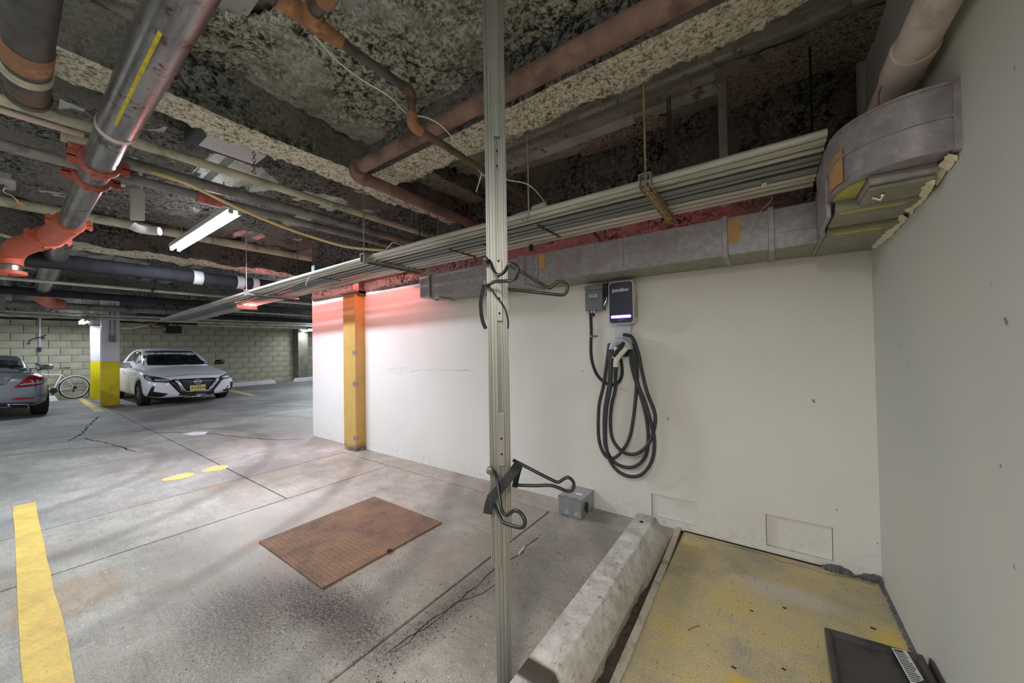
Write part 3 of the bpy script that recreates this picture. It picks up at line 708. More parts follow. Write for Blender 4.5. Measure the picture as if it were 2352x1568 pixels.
# ------------------------------------------------------------------ EV charger
CYW = WY
def wp_(px, py, off): return Yp(px, py, WY-off)
ch = thing('ev_charger', 'dark blue wall charger with a violet light bar and white rim', 'charger', wp_(1428, 745, 0))
c = wp_(1428, 695, .10); Wd = abs(wp_(1457, 695, .13).x-wp_(1399, 695, .13).x); Hd = abs(wp_(1428, 646, .13).z-wp_(1428, 745, .13).z)
bm = NB(); prism(bm, [(c.x+u, WY-.015, c.z+v) for u, v in rrect(Wd*.98, Hd*.98, .025)], (0, -.095, 0)); obj('shell', bm, 'charger_shell', ch, sm=True, bevel=.008)
bm = NB(); prism(bm, [(c.x+u, WY-.11, c.z+v) for u, v in rrect(Wd, Hd, .027)], (0, -.012, 0)); obj('rim', bm, 'charger_shell', ch, sm=True, bevel=.003)
bm = NB(); prism(bm, [(c.x+u, WY-.118, c.z+v) for u, v in rrect(Wd*.93, Hd*.955, .023)], (0, -.007, 0)); face = obj('front_panel', bm, 'charger_navy', ch, sm=True, bevel=.002)
yl = WY-.1262
bm = text_bm('JuiceBox', .034, .0006, .0008); place(bm, (c.x, yl, c.z+Hd*.29), (1, 0, 0), (0, 0, 1)); obj('lettering', bm, 'print_white', ch)
bm = text_bm('enel x', .02, .0005, .0002); place(bm, (c.x+.003, yl, c.z-Hd*.405), (1, 0, 0), (0, 0, 1)); obj('lettering', bm, 'print_dim', ch)
bm = NB(); prism(bm, [(c.x+u, yl+.001, c.z-Hd*.33+v) for u, v in rrect(Wd*.80, .0215, .008)], (0, -.002, 0)); lb = obj('light_bar', bm, 'led_violet', ch)
bm = NB(); prism(bm, [(c.x+u, yl-.001, c.z-Hd*.33+v) for u, v in rrect(Wd*.74, .011, .004)], (0, -.0014, 0)); obj('light_core', bm, 'led_core', lb)
bm = NB(); box(bm, c.x+Wd/2-.004, c.x+Wd/2+.004, WY-.09, WY-.04, c.z-Hd*.35, c.z+Hd*.22); obj('side_vent', bm, 'pipe_cream', ch, bevel=.002)
# holster below
hc = wp_(1425, 800, .10)
hol = thing('cable_holster', 'white plastic cable holster with a round hood under the charger', 'cable holder', wp_(1425, 800, 0))
bm = NB(); x0, x1 = wp_(1412, 760, .03).x, wp_(1449, 760, .03).x; box(bm, x0, x1, WY-.03, WY, hc.z-.02, c.z-Hd/2+.03); obj('back_plate', bm, 'charger_shell', hol, bevel=.004)
bm = NB(); R0 = .093; n = 20; zc = hc.z-.006
rings = []
for k in range(n+1):
    a = PI*k/n; row = []
    for t in range(9):
        b = PI*t/8; rr = R0-.033+.033*math.cos(b) if False else R0-.03*(1-math.sin(b)*.0)-.0
        q = 2*PI*t/8
        row.append(V((hc.x+(R0-.035+.03*math.cos(q))*math.cos(a), WY-.085+.05*math.sin(q), zc+(R0-.035+.03*math.cos(q))*math.sin(a))))
    rings.append([bm.verts.new(p) for p in row])
for k in range(n):
    for t in range(8): bm.faces.new((rings[k][t], rings[k][t+1], rings[k+1][t+1], rings[k+1][t]))
bm.faces.new(rings[0][:8]); bm.faces.new(rings[n][:8][::-1])
obj('hood', bm, 'charger_shell', hol, sm=True)
bm = NB(); lathe(bm, (hc.x, WY-.005, zc), (0, -1, 0), [(0, .062), (.04, .05), (.09, .03)], 20); obj('socket', bm, 'rubber', hol, sm=True)
# plug
pg = thing('charging_plug', 'white and black charging plug hanging in the holster', 'plug', wp_(1413, 845, .1))
A = wp_(1438, 798, .13); B = wp_(1418, 822, .15); Cq = wp_(1414, 842, .15); D = wp_(1413, 866, .14)
bm = NB(); tube(bm, smooth_pts([A, B, Cq], 4), [.022]*5+[.019]*4, 12); obj('plug_body', bm, 'plug_white', pg, sm=True)
bm = NB(); tube(bm, [wp_(1415, 797, .13), wp_(1413, 815, .15), wp_(1409, 822, .15)], .013, 8); obj('nozzle', bm, 'plug_white', pg, sm=True)
bm = NB(); tube(bm, [wp_(1433, 786, .15), wp_(1425, 797, .165), wp_(1419, 806, .165)], [.012, .018, .011], 10); tube(bm, [wp_(1418, 807, .165), wp_(1408, 817, .165)], .017, 10); obj('trigger', bm, 'rubber', pg, sm=True)
bm = NB()
for k in range(5): lathe(bm, Cq.lerp(D, .05+.2*k), (0, 0, -1), [(0, .021-.002*k), (.008, .021-.002*k), (.009, .014), (.013, .014)], 12)
obj('strain_relief', bm, 'rubber', pg, sm=True)
# coiled cable: px path with stand-off from the wall
def path(pts, n=7): return smooth_pts([wp_(x, y, o) for x, y, o in pts], n)
cab = thing('charging_cable', 'thick black charging cable coiled in long loops on the holster', 'cable', wp_(1440, 1090, 0))
loops = [
 # outer: starts above right of hood, right side big loop crossing down to the left inner
 [(1432, 768, .06), (1452, 775, .07), (1466, 810, .08), (1474, 850, .09), (1486, 900, .09), (1500, 935, .09), (1505, 962, .10), (1498, 1000, .11), (1482, 1028, .12), (1460, 1042, .12), (1438, 1041, .12), (1420, 1028, .12), (1406, 1005, .11), (1402, 970, .10), (1405, 930, .09), (1413, 895, .10), (1413, 862, .12)],
 [(1399, 790, .06), (1394, 830, .08), (1386, 885, .08), (1376, 930, .08), (1374, 985, .09), (1378, 1020, .10), (1390, 1045, .10), (1405, 1053, .10), (1425, 1040, .10), (1444, 1010, .10), (1454, 965, .09), (1461, 900, .08), (1463, 850, .08), (1458, 810, .08), (1450, 790, .06)],
 [(1402, 788, .08), (1400, 830, .10), (1399, 880, .10), (1389, 940, .10), (1388, 1000, .10), (1392, 1030, .10), (1408, 1058, .09), (1430, 1071, .09), (1455, 1072, .09), (1478, 1055, .09), (1488, 1025, .09), (1487, 975, .09), (1475, 920, .08), (1462, 880, .07), (1450, 835, .07), (1447, 790, .06)],
 [(1408, 786, .09), (1404, 840, .115), (1402, 890, .115), (1393, 940, .115), (1391, 1010, .115), (1400, 1055, .11), (1420, 1082, .11), (1448, 1094, .11), (1475, 1088, .11), (1497, 1058, .11), (1503, 1015, .11), (1496, 975, .11), (1480, 920, .10), (1466, 885, .10), (1457, 840, .09), (1452, 795, .07)],
]
for L in loops:
    bm = NB(); tube(bm, path(L), .0125, 10); obj('cable_loop', bm, 'cable_black', cab, sm=True)
# grey switch box with padlock and flexible conduit
db = thing('switch_box', 'grey metal switch box with a small label left of the charger', 'electrical box', wp_(1365, 712, 0))
x0, x1, z0, z1 = wp_(1344, 690, .09).x, wp_(1383, 690, .09).x, wp_(1365, 713, .09).z, wp_(1365, 664, .09).z
bm = NB(); box(bm, x0+.006, x1-.004, WY-.085, WY, z0+.004, z1); obj('box_body', bm, 'box_grey', db, bevel=.004)
bm = NB(); box(bm, x0, x1, WY-.092, WY-.08, z0, z1-.01); lidp = obj('lid', bm, 'box_grey', db, bevel=.003)
bm = NB(); box(bm, x0-.004, x1+.006, WY-.10, WY, z1-.004, z1+.03); obj('rain_hood', bm, 'box_grey', db, bevel=.008)
xm = (x0+x1)/2; bm = NB(); box(bm, xm-.045, xm+.05, WY-.097, WY-.09, z1-.075, z1-.03); obj('label_recess', bm, 'box_grey', lidp, bevel=.004)
bm = NB(); box(bm, xm-.03, xm+.03, WY-.0985, WY-.096, z1-.06, z1-.042); s_ = obj('label_sticker', bm, 'print_white', lidp)
bm = text_bm('EATON', .015, .0004, .0003) if False else NB()
for k in range(5): box(bm, xm-.024+k*.0098, xm-.017+k*.0098, WY-.0992, WY-.0984, z1-.056, z1-.046)
obj('sticker_print', bm, 'print_dark', lidp)
bm = NB()
for a0 in (0, 1, 2): tube(bm, arc((xm+.012, WY-.093, z0+.06), (1, 0, 0), (0, 0, 1), .012+.009*a0, .6, 2.6, 8), .0015, 5)
for k in range(4): box(bm, xm-.02+k*.016, xm-.012+k*.016, WY-.0935, WY-.091, z0+.02, z0+.03)
obj('embossing', bm, 'box_grey', lidp, kind='stuff')
pl_ = thing('padlock', 'small black padlock under the grey switch box', 'padlock', wp_(1360, 724, .06))
q = wp_(1361, 722, .07); bm = NB(); cbox(bm, q, (.036, .018, .028)); obj('lock_body', bm, 'rubber', pl_, bevel=.003)
bm = NB(); tube(bm, [q+V((-.011, 0, .012)), q+V((-.011, 0, .024))]+arc(q+V((0, 0, .024)), (-1, 0, 0), (0, 0, 1), .011, 0, PI, 8)+[q+V((.011, 0, .012))], .0035, 8); obj('shackle', bm, 'chrome', pl_, sm=True)
fx = thing('flexible_conduit', 'black ribbed flexible conduit curving from the switch box to the charger', 'conduit', wp_(1390, 880, 0))
P = path([(1356, 714, .035), (1358, 760, .03), (1357, 800, .03), (1360, 830, .03), (1370, 858, .035), (1386, 876, .04), (1405, 884, .04), (1420, 878, .04), (1428, 862, .04), (1428, 838, .04), (1424, 820, .04)], 12)
R = [(.0135 if k % 2 else .0108) for k in range(len(P))]
bm = NB(); tube(bm, P, R, 10); obj('ribbed_hose', bm, 'rubber', fx)
for px, py in ((1359, 772),):
    q = wp_(px, py, .028); bm = NB(); tube(bm, [q+V((0, 0, -.007)), q+V((0, 0, .007))], .0155, 12); cbox(bm, q+V((.025, .015, 0)), (.03, .006, .012)); obj('clip', bm, 'bolt_steel', fx)
st = thing('conduit_stub', 'short black conduit with silver elbow between the switch box and the charger', 'conduit', wp_(1392, 700, 0))
bm = NB(); tube(bm, [wp_(1393, 640, .03), wp_(1392, 684, .03)], .017, 12); obj('hose_piece', bm, 'rubber', st, sm=True)
bm = NB(); tube(bm, [wp_(1392, 647, .03), wp_(1392, 651, .03)], .021, 12); obj('silver_ring', bm, 'chrome', st, sm=True)
bm = NB(); tube(bm, smooth_pts([wp_(1393, 682, .03), wp_(1392, 691, .035), wp_(1386, 700, .04), wp_(1380, 703, .04)], 4), .015, 12); obj('silver_elbow', bm, 'chrome', st, sm=True)

# ------------------------------------------------------------------ floor things
# rusty tread plate
pt = thing('steel_plate', 'rusty diamond tread steel plate lying flat on the concrete', 'metal plate', (-2.42, 1.45, 0))
bm = NB(); box(bm, -2.845, -2.0, 1.005, 1.885, 0.002, .012); obj('plate_sheet', bm, 'rust_plate', pt, bevel=.002)
bm = NB(); sp = .03
for i in range(28):
    for j in range(29):
        x, y = -2.83+i*sp, 1.02+j*sp; d = V((1, 1, 0)) if (i+j) % 2 else V((1, -1, 0)); d = d.normalized()*.013; s = V((-d.y, d.x, 0))*.26
        if x > -2.015 or y > 1.87: continue
        c0 = V((x, y, .012)); vs = [bm.verts.new(c0+q) for q in (d, s, -d, -s)]; top = bm.verts.new(c0+V((0, 0, .0022)))
        for a in range(4): bm.faces.new((vs[a], vs[(a+1) % 4], top))
obj('tread_pattern', bm, 'rust_tread', pt, kind='stuff')
bm = NB(); lathe(bm, Zp(895, 1264, .0125), (0, 0, 1), [(0, .018), (.001, .018)], 12); obj('finger_hole', bm, 'hole_black', pt)
# wheel stop
ws = thing('wheel_stop', 'scuffed concrete wheel stop in front of the yellow painted strip', 'wheel stop', (-.675, 1.5, 0))
sec = [(-.125, 0), (.125, 0), (.112, .05), (.052, .17), (-.06, .17), (-.112, .05)]
bm = NB(); ny = 40; G = []
for j in range(ny+1):
    t = j/ny; y = .62+(2.53-.62)*t; row = []
    for u, v in sec:
        yy = y + (-.07*(v/.17) if j == ny else (.07*(v/.17) if j == 0 else 0)); n = noise.noise(V((u*9, yy*9, v*9)))*.002
        if v == 0 and u > 0 and .25 < t < .72: n -= .016*(1+noise.noise(V((0, yy*12, 0))))
        row.append(bm.verts.new((-.675+u+n, yy, v+(n*.5 if v > 0 else 0))))
    G.append(row)
for j in range(ny):
    for k in range(6): bm.faces.new((G[j][k], G[j][(k+1) % 6], G[j+1][(k+1) % 6], G[j+1][k]))
bm.faces.new(G[0]); bm.faces.new(G[ny][::-1])
o = obj('stop_body', bm, 'stop_concrete', ws, bevel=.004)
bm = NB(); lathe(bm, (-.68, 2.36, .168), (0, 0, 1), [(0, .012), (.0035, .012)], 10); obj('pin_hole', bm, 'hole_black', ws)
bm = NB(); lathe(bm, (-.68, .9, .168), (0, 0, 1), [(0, .012), (.0035, .012)], 10); obj('pin_hole', bm, 'hole_black', ws)
# painted angle strip and grit gap
bm = NB(); G = []
for k in range(25):
    y = .3+2.47*k/24; bend = .035*math.sin(max(0, min(1, (2.77-y)/1.9))*PI*.5); x = -.535+bend; wd = .034+.004*noise.noise(V((0, y*5, 0)))
    G.append([bm.verts.new(p) for p in ((x-wd/2, y, .001), (x+wd/2, y, .001), (x+wd/2, y, .018), (x-wd/2, y, .018))])
for k in range(24):
    for a in range(4): bm.faces.new((G[k][a], G[k][(a+1) % 4], G[k+1][(a+1) % 4], G[k+1][a]))
bm.faces.new(G[0]); bm.faces.new(G[24][::-1])
tag(obj('kerb_strip', bm, 'kerb_white', bevel=.002), 'chipped white painted strip between the wheel stop and the yellow floor', 'kerb strip')
bm = NB(); box(bm, -.57, -.50, .3, 2.7, -.02, .0008); tag(obj('dirt_gap', bm, 'grit', kind='stuff'), 'dark grit filling the gap behind the wheel stop', 'dirt')
bm = NB()
for k in range(150):
    y = random.uniform(1.2, 2.2); x = -.562+random.uniform(-.012, .02); s = random.uniform(.003, .011)
    M = Matrix.Translation((x, y, s*.3)) @ Matrix.Rotation(random.random()*3, 4, 'Z') @ Matrix.Rotation(random.random(), 4, 'X'); cbox(bm, (0, 0, 0), (s*1.6, s, s*.7), M)
tag(obj('rubble', bm, 'grit', kind='stuff'), 'crumbled concrete bits beside the white strip', 'rubble')
bm = NB()
def chip(x, y, s):
    M = Matrix.Translation((x, y, s*.25)) @ Matrix.Rotation(random.random()*3, 4, 'Z') @ Matrix.Rotation(random.uniform(-.4, .4), 4, 'X'); cbox(bm, (0, 0, 0), (s*random.uniform(1, 2), s, s*.5), M)
for k in range(900): chip(random.gauss(-1.75, .42), random.gauss(.98, .22), random.uniform(.001, .0038))
for k in range(200): chip(random.gauss(-1.3, .06), random.uniform(.8, 2.2), random.uniform(.001, .0042))
for k in range(160): chip(random.uniform(-.45, .42), random.uniform(1.3, 2.68), random.uniform(.001, .0035))
for k in range(140): chip(random.uniform(-1.35, -.85), random.uniform(1.1, 2.5), random.uniform(.001, .0035))
tag(obj('grit_scatter', bm, 'grit', kind='stuff'), 'loose dark grit scattered over the concrete and yellow floor', 'grit')
# silver perforated box
mb = thing('perforated_box', 'small silver sheet metal box with round vents on the floor by the white wall', 'metal box', (-1.25, 2.62, 0))
x0, x1, y0, y1, hz = -1.345, -1.158, 2.49, 2.735, .148
bm = NB(); box(bm, x0, x1, y0+.006, y1, .004, hz-.004); obj('case', bm, 'zinc_box', mb, bevel=.002)
bm = NB(); box(bm, x0-.002, x1+.002, y0, y0+.006, .008, hz-.012); obj('front_cover', bm, 'zinc_box', mb, bevel=.0015)
bm = NB(); box(bm, x0-.003, x1+.003, y0-.002, y1, hz-.004, hz); box(bm, x0-.003, x1+.003, y0-.002, y0, hz-.016, hz); obj('top_cover', bm, 'zinc_box', mb, bevel=.001)
bm = NB()
for gx in (.055, .135):
    for i in range(4):
        for j in range(4):
            if (i+j) % 3 == 2 and i in (0, 3): continue
            lathe(bm, (x0+gx+i*.0085, y0-.0004, .028+j*.0085), (0, -1, 0), [(0, .0028), (.0006, .0028)], 8)
obj('vent_holes', bm, 'print_white', mb, kind='stuff')
bm = NB()
for gx in (.04, .12):
    for i in range(4): box(bm, x0+gx+i*.009, x0+gx+.004+i*.009, y0+.012, y0+.024, hz, hz+.0006)
obj('top_slots', bm, 'hole_black', mb)
bm = NB(); box(bm, x0+.10, x0+.15, y0+.09, y0+.12, hz, hz+.0006); obj('top_sticker', bm, 'print_white', mb)
bm = NB(); lathe(bm, (x1+.001, y0+.09, .075), (1, 0, 0), [(0, .032), (.006, .03), (.007, .02)], 16); cbox(bm, (x1+.008, y0+.09, .06), (.01, .012, .06)); obj('side_knob', bm, 'rubber', mb)
bm = NB(); tube(bm, [Zp(1191, 1272, .006), Zp(1204, 1257, .006)], .0055, 8); solo('white_peg', bm, 'plug_white', 'short white plastic peg lying on the concrete right of the aluminium mast', 'peg', sm=True)
# black lid
ld = thing('black_bin_lid', 'black plastic lid with a paper label on the yellow floor against the side wall', 'lid', (.33, 1.85, 0))
A, B, Cc, D = Zp(1893, 1438, .1), Zp(2120, 1503, .1), Zp(2195, 1600, .1), Zp(1925, 1640, .1)
quad = [A, B, Cc, D]; cen = sum(quad, V())/4
quad = [q+(q-cen).normalized()*0 for q in quad]
for q in quad: q.x = min(q.x, WX-.012)
cen = sum(quad, V())/4
def ring(k, z): return [V((cen.x+(q.x-cen.x)*k, cen.y+(q.y-cen.y)*k, z)) for q in quad]
def loft(bm, rings, close=True):
    vs = [[bm.verts.new(p) for p in r] for r in rings]
    for i in range(len(vs)-1):
        n = len(vs[i])
        for k in range(n): bm.faces.new((vs[i][k], vs[i][(k+1) % n], vs[i+1][(k+1) % n], vs[i+1][k]))
    if close: bm.faces.new(vs[0][::-1]); bm.faces.new(vs[-1])
bm = NB(); loft(bm, [ring(.93, .001), ring(.96, .07)]); obj('tray', bm, 'lid_black', ld, bevel=.006)
bm = NB(); loft(bm, [ring(.985, .07), ring(1, .078), ring(1, .094), ring(.985, .1), ring(.90, .1), ring(.80, .086), ring(.78, .086)]); obj('lid_panel', bm, 'lid_black', ld, bevel=.003)
bm = NB(); L4 = [Zp(2047, 1493, .091), Zp(2082, 1500, .091), Zp(2122, 1568, .091), Zp(2095, 1580, .091)]
for p in L4: p.z = .1012
prism(bm, L4, (0, 0, .0006)); lab = obj('paper_label', bm, 'paper_label', ld)
bm = NB(); ex = (L4[1]-L4[0]); ey = (L4[3]-L4[0])
for k in range(16):
    a = L4[0]+ey*(.06+k*.055)+ex*.1; b = a+ex*random.uniform(.55, .8); obox(bm, a+V((0, 0, .0009)), b+V((0, 0, .0009)), .004 if k else .008, .0004)
obj('label_print', bm, 'print_dark', lab)
bm = NB(); P = [Zp(2143, 1515, .1), Zp(2172, 1550, .1), Zp(2190, 1600, .1)]
prism(bm, [V((WX-.004, P[0].y+.02, .001)), V((WX-.004, P[0].y-.3, .001)), V((WX-.004, P[0].y-.3, .125)), V((WX-.004, P[0].y-.02, .115))], (-.006, 0, 0))
solo('black_sheet', bm, 'lid_black', 'thin black plastic sheet standing between the lid and the side wall', 'sheet')
# small litter on the yellow floor
for k, (px, py, s) in enumerate(((1685, 1533, .012), (1800, 1537, .01), (1726, 1403, .009), (2005, 1443, .013), (1802, 1396, .010))):
    bm = NB(); c0 = Zp(px, py, .002)
    for a in range(4): tube(bm, [c0+V((0, 0, .001)), c0+V((math.cos(a*1.9)*s*.8, math.sin(a*1.9)*s*.5, .003))], .003, 5, flat=.5)
    solo('dried_leaf', bm, 'print_dark', ['dark crumpled leaf near the bottom edge of the yellow floor', 'dark leaf scrap left of the black lid', 'dark scrap in the middle of the yellow floor', 'round dark leaf above the black lid near the side wall', 'small dark crumb above the black lid corner'][k], 'debris')
bm = NB(); tube(bm, smooth_pts([Zp(1580, 1448, .003), Zp(1592, 1440, .004), Zp(1606, 1436, .003)], 3), .0018, 5); solo('twig', bm, 'saddle', 'thin brown twig on the yellow floor near the white strip', 'twig')

# ------------------------------------------------------------------ aluminium mast with bike hooks
mc = V((-.835, 1.085, 0)); mx = V((.8, -.6, 0)).normalized(); mx = RT.copy(); mx.z = 0; mx.normalize(); my = V((-mx.y, mx.x, 0))
mast = thing('bike_mast', 'tall silver aluminium bike storage mast in the foreground with black hooks', 'bike stand', mc)
def mp(u, v, z): return mc + mx*u + my*v + V((0, 0, z))
def mprof(bm, poly, z0, z1): prism(bm, [mp(u, v, z0) for u, v in poly], (0, 0, z1-z0))
Z0 = .50
# inner lower extrusion, ribbed front
def ribbed(u0, u1, v0, v1, grooves, depth=.004):
    P = [(u0, v1), (u1, v1), (u1, v0)]
    for a, b in sorted(grooves, reverse=True): P += [(b, v0), (b-.0005, v0+depth), (a+.0005, v0+depth), (a, v0)]
    P += [(u0, v0)]
    return P
bm = NB(); mprof(bm, ribbed(-.022, .034, -.012, .03, [(-.008, -.004), (.006, .009), (.02, .023), (.028, .030)]), .02, 2.88); obj('inner_extrusion', bm, 'aluminium', mast)
bm = NB(); mprof(bm, ribbed(-.036, -.024, -.016, .028, [(-.031, -.028)]), Z0, 2.88); obj('side_rail', bm, 'aluminium', mast)
bm = NB(); mprof(bm, ribbed(-.022, .0, -.02, -.012, [(-.012, -.010)], .003), Z0-.02, 2.88); obj('front_rail', bm, 'aluminium', mast)
bm = NB(); mprof(bm, ribbed(.022, .043, -.018, .03, [(.030, .033), (.038, .040)]), Z0+.08, 2.88); obj('side_rail', bm, 'aluminium', mast)
bm = NB(); mprof(bm, [(-.0245, -.014), (-.0225, -.014), (-.0225, .03), (-.0245, .03)], Z0, 2.88); obj('dark_groove', bm, 'rubber', mast)
def zpix(py): return on(1148, py, 1, mc.y).z if False else EYE.z + (ray(1148, py)*(((mc-EYE).xy.length)/ray(1148, py).xy.length)).z
segs = [(0, 322), (600, 738), (945, 1065)]
for a, b in segs[:]:
    z1, z0 = zpix(max(a, 0)) if a else 2.88, zpix(b); bm = NB(); mprof(bm, [(.0, -.026), (.022, -.026), (.022, -.012), (.0, -.012)], z0, z1); hp = obj('hole_plate', bm, 'aluminium', mast, bevel=.0015)
    holes = {0: [60, 200, 355, 389], 600: [603, 638, 687, 721], 945: [1003, 1038]}[a]
    bm = NB()
    for h in holes: 
        if h in (60, 200): continue
        lathe(bm, mp(.010, -.0265, zpix(h)), -my, [(0, .0042), (.0008, .0042)], 10)
    obj('peg_holes', bm, 'hole_black', hp)
for a, b in ((322, 600), (738, 945)):
    bm = NB(); mprof(bm, [(.003, -.014), (.013, -.014), (.013, -.012), (.003, -.012)], zpix(b), zpix(a)); obj('slot_shadow_strip', bm, 'alu_dark', mast)
bm = NB(); lathe(bm, mp(.012, .0, 0), (0, 0, 1), [(0, .03), (.006, .03), (.008, .012), (.03, .012)], 16); obj('foot', bm, 'rubber', mast)
bm = NB(); tube(bm, [mp(.014, -.02, .02), mp(.014, -.02, .06)], .0035, 8); obj('foot_bolt', bm, 'bolt_steel', mast)
bm = NB(); mprof(bm, [(-.03, -.02), (.036, -.02), (.036, .03), (-.03, .03)], 2.86, 2.875); obj('top_pad', bm, 'rubber', mast)
# hooks: points in the mast frame (u right, toward camera w) found from the photo
D0 = (mc-EYE).xy.length
def hp_(px, py, k):
    """point on the sight line at k times the mast distance"""
    d = ray(px, py); return EYE + d*(D0*k/d.xy.length)
def hook(label, pts, name='bike_hook'):
    bm = NB(); tube(bm, smooth_pts([hp_(*p) for p in pts], 5), .0062, 10); return bm
h = thing('bike_hook', 'upper black wire bike hook pointing toward the camera on the mast', 'hook', hp_(1150, 640, .95), 'bike hooks on the mast')
bm = hook('', [(1117, 598, .985), (1125, 600, .97), (1133, 620, .95), (1141, 630, .93), (1150, 630, .91), (1160, 622, .88), (1168, 608, .85), (1178, 606, .83), (1188, 614, .82), (1189, 627, .82), (1183, 640, .83), (1172, 645, .87), (1135, 647, .93), (1120, 658, .97)]); obj('wire_arm', bm, 'hook_black', h, sm=True)
bm = NB(); lathe(bm, hp_(1114, 597, .97), my, [(-.012, .008), (-.01, .0125), (.01, .0125), (.012, .008)], 14); lathe(bm, hp_(1114, 650, .97), my, [(-.01, .008), (.01, .008)], 14); obj('pivot_bolt', bm, 'hook_black', h, sm=True)
h = thing('bike_hook', 'upper black wire bike hook reaching right of the mast', 'hook', hp_(1240, 640, 1.02), 'bike hooks on the mast')
bm = hook('', [(1167, 606, 1.01), (1190, 620, 1.01), (1230, 644, 1.0), (1258, 660, 1.0), (1268, 658, 1.0), (1280, 648, 1.0), (1290, 646, 1.0), (1302, 654, 1.0), (1303, 665, 1.0), (1297, 675, 1.0), (1284, 677, 1.0), (1230, 671, 1.0), (1167, 664, 1.01)]); obj('wire_arm', bm, 'hook_black', h, sm=True)
h = thing('bike_hook', 'lower black wire bike hook pointing toward the camera on the mast', 'hook', hp_(1150, 1150, .95), 'bike hooks on the mast')
bm = hook('', [(1126, 1080, .985), (1135, 1082, .97), (1141, 1100, .95), (1147, 1140, .93), (1153, 1172, .91), (1163, 1183, .89), (1172, 1178, .87), (1182, 1172, .85), (1195, 1177, .83), (1205, 1193, .82), (1204, 1207, .82), (1193, 1211, .83), (1170, 1205, .86), (1154, 1197, .89), (1145, 1180, .92), (1130, 1145, .97)]); obj('wire_arm', bm, 'hook_black', h, sm=True)
bm = NB(); lathe(bm, hp_(1125, 1080, .975), my, [(-.012, .008), (-.01, .0125), (.01, .0125), (.012, .008)], 14); lathe(bm, hp_(1124, 1137, .975), my, [(-.01, .009), (.01, .009)], 14); obj('pivot_bolt', bm, 'bolt_steel', h, sm=True)
h = thing('bike_hook', 'lower black wire bike hook reaching right of the mast over the silver box', 'hook', hp_(1240, 1100, 1.02), 'bike hooks on the mast')
bm = hook('', [(1178, 1056, 1.01), (1200, 1067, 1.01), (1240, 1088, 1.0), (1268, 1102, 1.0), (1282, 1107, 1.0), (1294, 1100, 1.0), (1305, 1096, 1.0), (1316, 1105, 1.0), (1318, 1117, 1.0), (1312, 1127, 1.0), (1300, 1127, 1.0), (1268, 1115, 1.0), (1230, 1115, 1.0), (1184, 1114, 1.01)]); obj('wire_arm', bm, 'hook_black', h, sm=True)
def strap(label, pts, wd):
    P = smooth_pts([hp_(*p) for p in pts], 6); bm = NB(); prev = None
    for i, p in enumerate(P):
        d = (P[min(i+1, len(P)-1)]-P[max(i-1, 0)]).normalized(); s = d.cross((p-EYE).normalized()).normalized()*wd/2
        k = [bm.verts.new(p+s), bm.verts.new(p-s)]
        if prev: bm.faces.new((prev[0], prev[1], k[1], k[0]))
        prev = k
    o = solo('strap', bm, 'strap_black', label, 'strap'); sd = o.modifiers.new('s', 'SOLIDIFY'); sd.thickness = .003
strap('black webbing strap tied diagonally across the mast between the lower hooks', [(1192, 1064, .99), (1178, 1085, .955), (1150, 1120, .95), (1128, 1148, .95), (1120, 1180, .96)], .034)
strap('short black strap end hanging behind the lower right hook', [(1195, 1066, 1.0), (1188, 1090, 1.02), (1182, 1118, 1.03)], .022)
strap('black strap hanging in a loop left of the mast below the upper hook', [(1112, 652, .97), (1108, 672, .97), (1104, 700, .98), (1108, 735, 1.0), (1116, 755, 1.01)], .014)
bm = NB(); tube(bm, smooth_pts([hp_(*p) for p in ((1122, 655, .97), (1140, 680, .965), (1158, 705, .965), (1167, 735, .97), (1167, 755, .99))], 5), .003, 6); solo('elastic_cord', bm, 'strap_black', 'thin black cord slanting across the mast below the upper hook', 'cord', sm=True)

# ------------------------------------------------------------------ ceiling pipes
def pipe_thing(name, label, pts, r, m, cat='pipe', fittings=(), seg=18, group=None, elbow=None):
    t = thing(name, label, cat, V(pts[0]), group); bm = NB(); tube(bm, pts, r, seg); obj('pipe_body', bm, m, t, sm=True)
    for f in fittings:
        a, b, rr, mm = f[:4]; bm = NB(); a, b = V(a), V(b); ax = (b-a); L = ax.length
        lathe(bm, a, ax, [(0, rr*.93), (L*.08, rr), (L*.92, rr), (L, rr*.93)], seg); obj(f[4] if len(f) > 4 else 'coupling', bm, mm, t, sm=True)
    return t
def bend(p, d1, d2, r, n=8):
    """corner p rounded: incoming direction d1, outgoing d2"""
    p, d1, d2 = V(p), V(d1), V(d2); c0 = p-d1*r+d2*r
    return [c0 - d2*r*math.cos(t) + d1*r*math.sin(t) for t in [PI/2*k/n for k in range(n+1)]]
# rusty main along the beam, elbow, then toward the wall
X_ = V((1, 0, 0)); Y_ = V((0, 1, 0)); Z_ = V((0, 0, 1))
yr, zr, rr = 1.335, 2.485, .048
rp = thing('rusty_pipe', 'thick red-brown rusty pipe under the cream beam turning toward the wall', 'pipe', (-2.2, yr, zr))
bm = NB(); tube(bm, [(WX, yr, zr), (-1.13, yr, zr)], rr, 22); obj('pipe_body', bm, 'rust_pipe', rp, sm=True)
bm = NB(); tube(bm, [(-1.13, yr, zr), (-2.1, yr, zr)], rr*.86, 22); obj('pipe_body', bm, 'rust_pipe', rp, sm=True)
bm = NB(); tube(bm, bend((-2.25, yr, zr), (-1, 0, 0), (0, 1, 0), .12), rr*1.08, 22); obj('elbow', bm, 'rust_pipe', rp, sm=True)
bm = NB(); tube(bm, [(-2.25, yr+.12, zr), (-2.25, 2.72, zr-.02)], rr*.85, 22); obj('pipe_body', bm, 'rust_pipe', rp, sm=True)
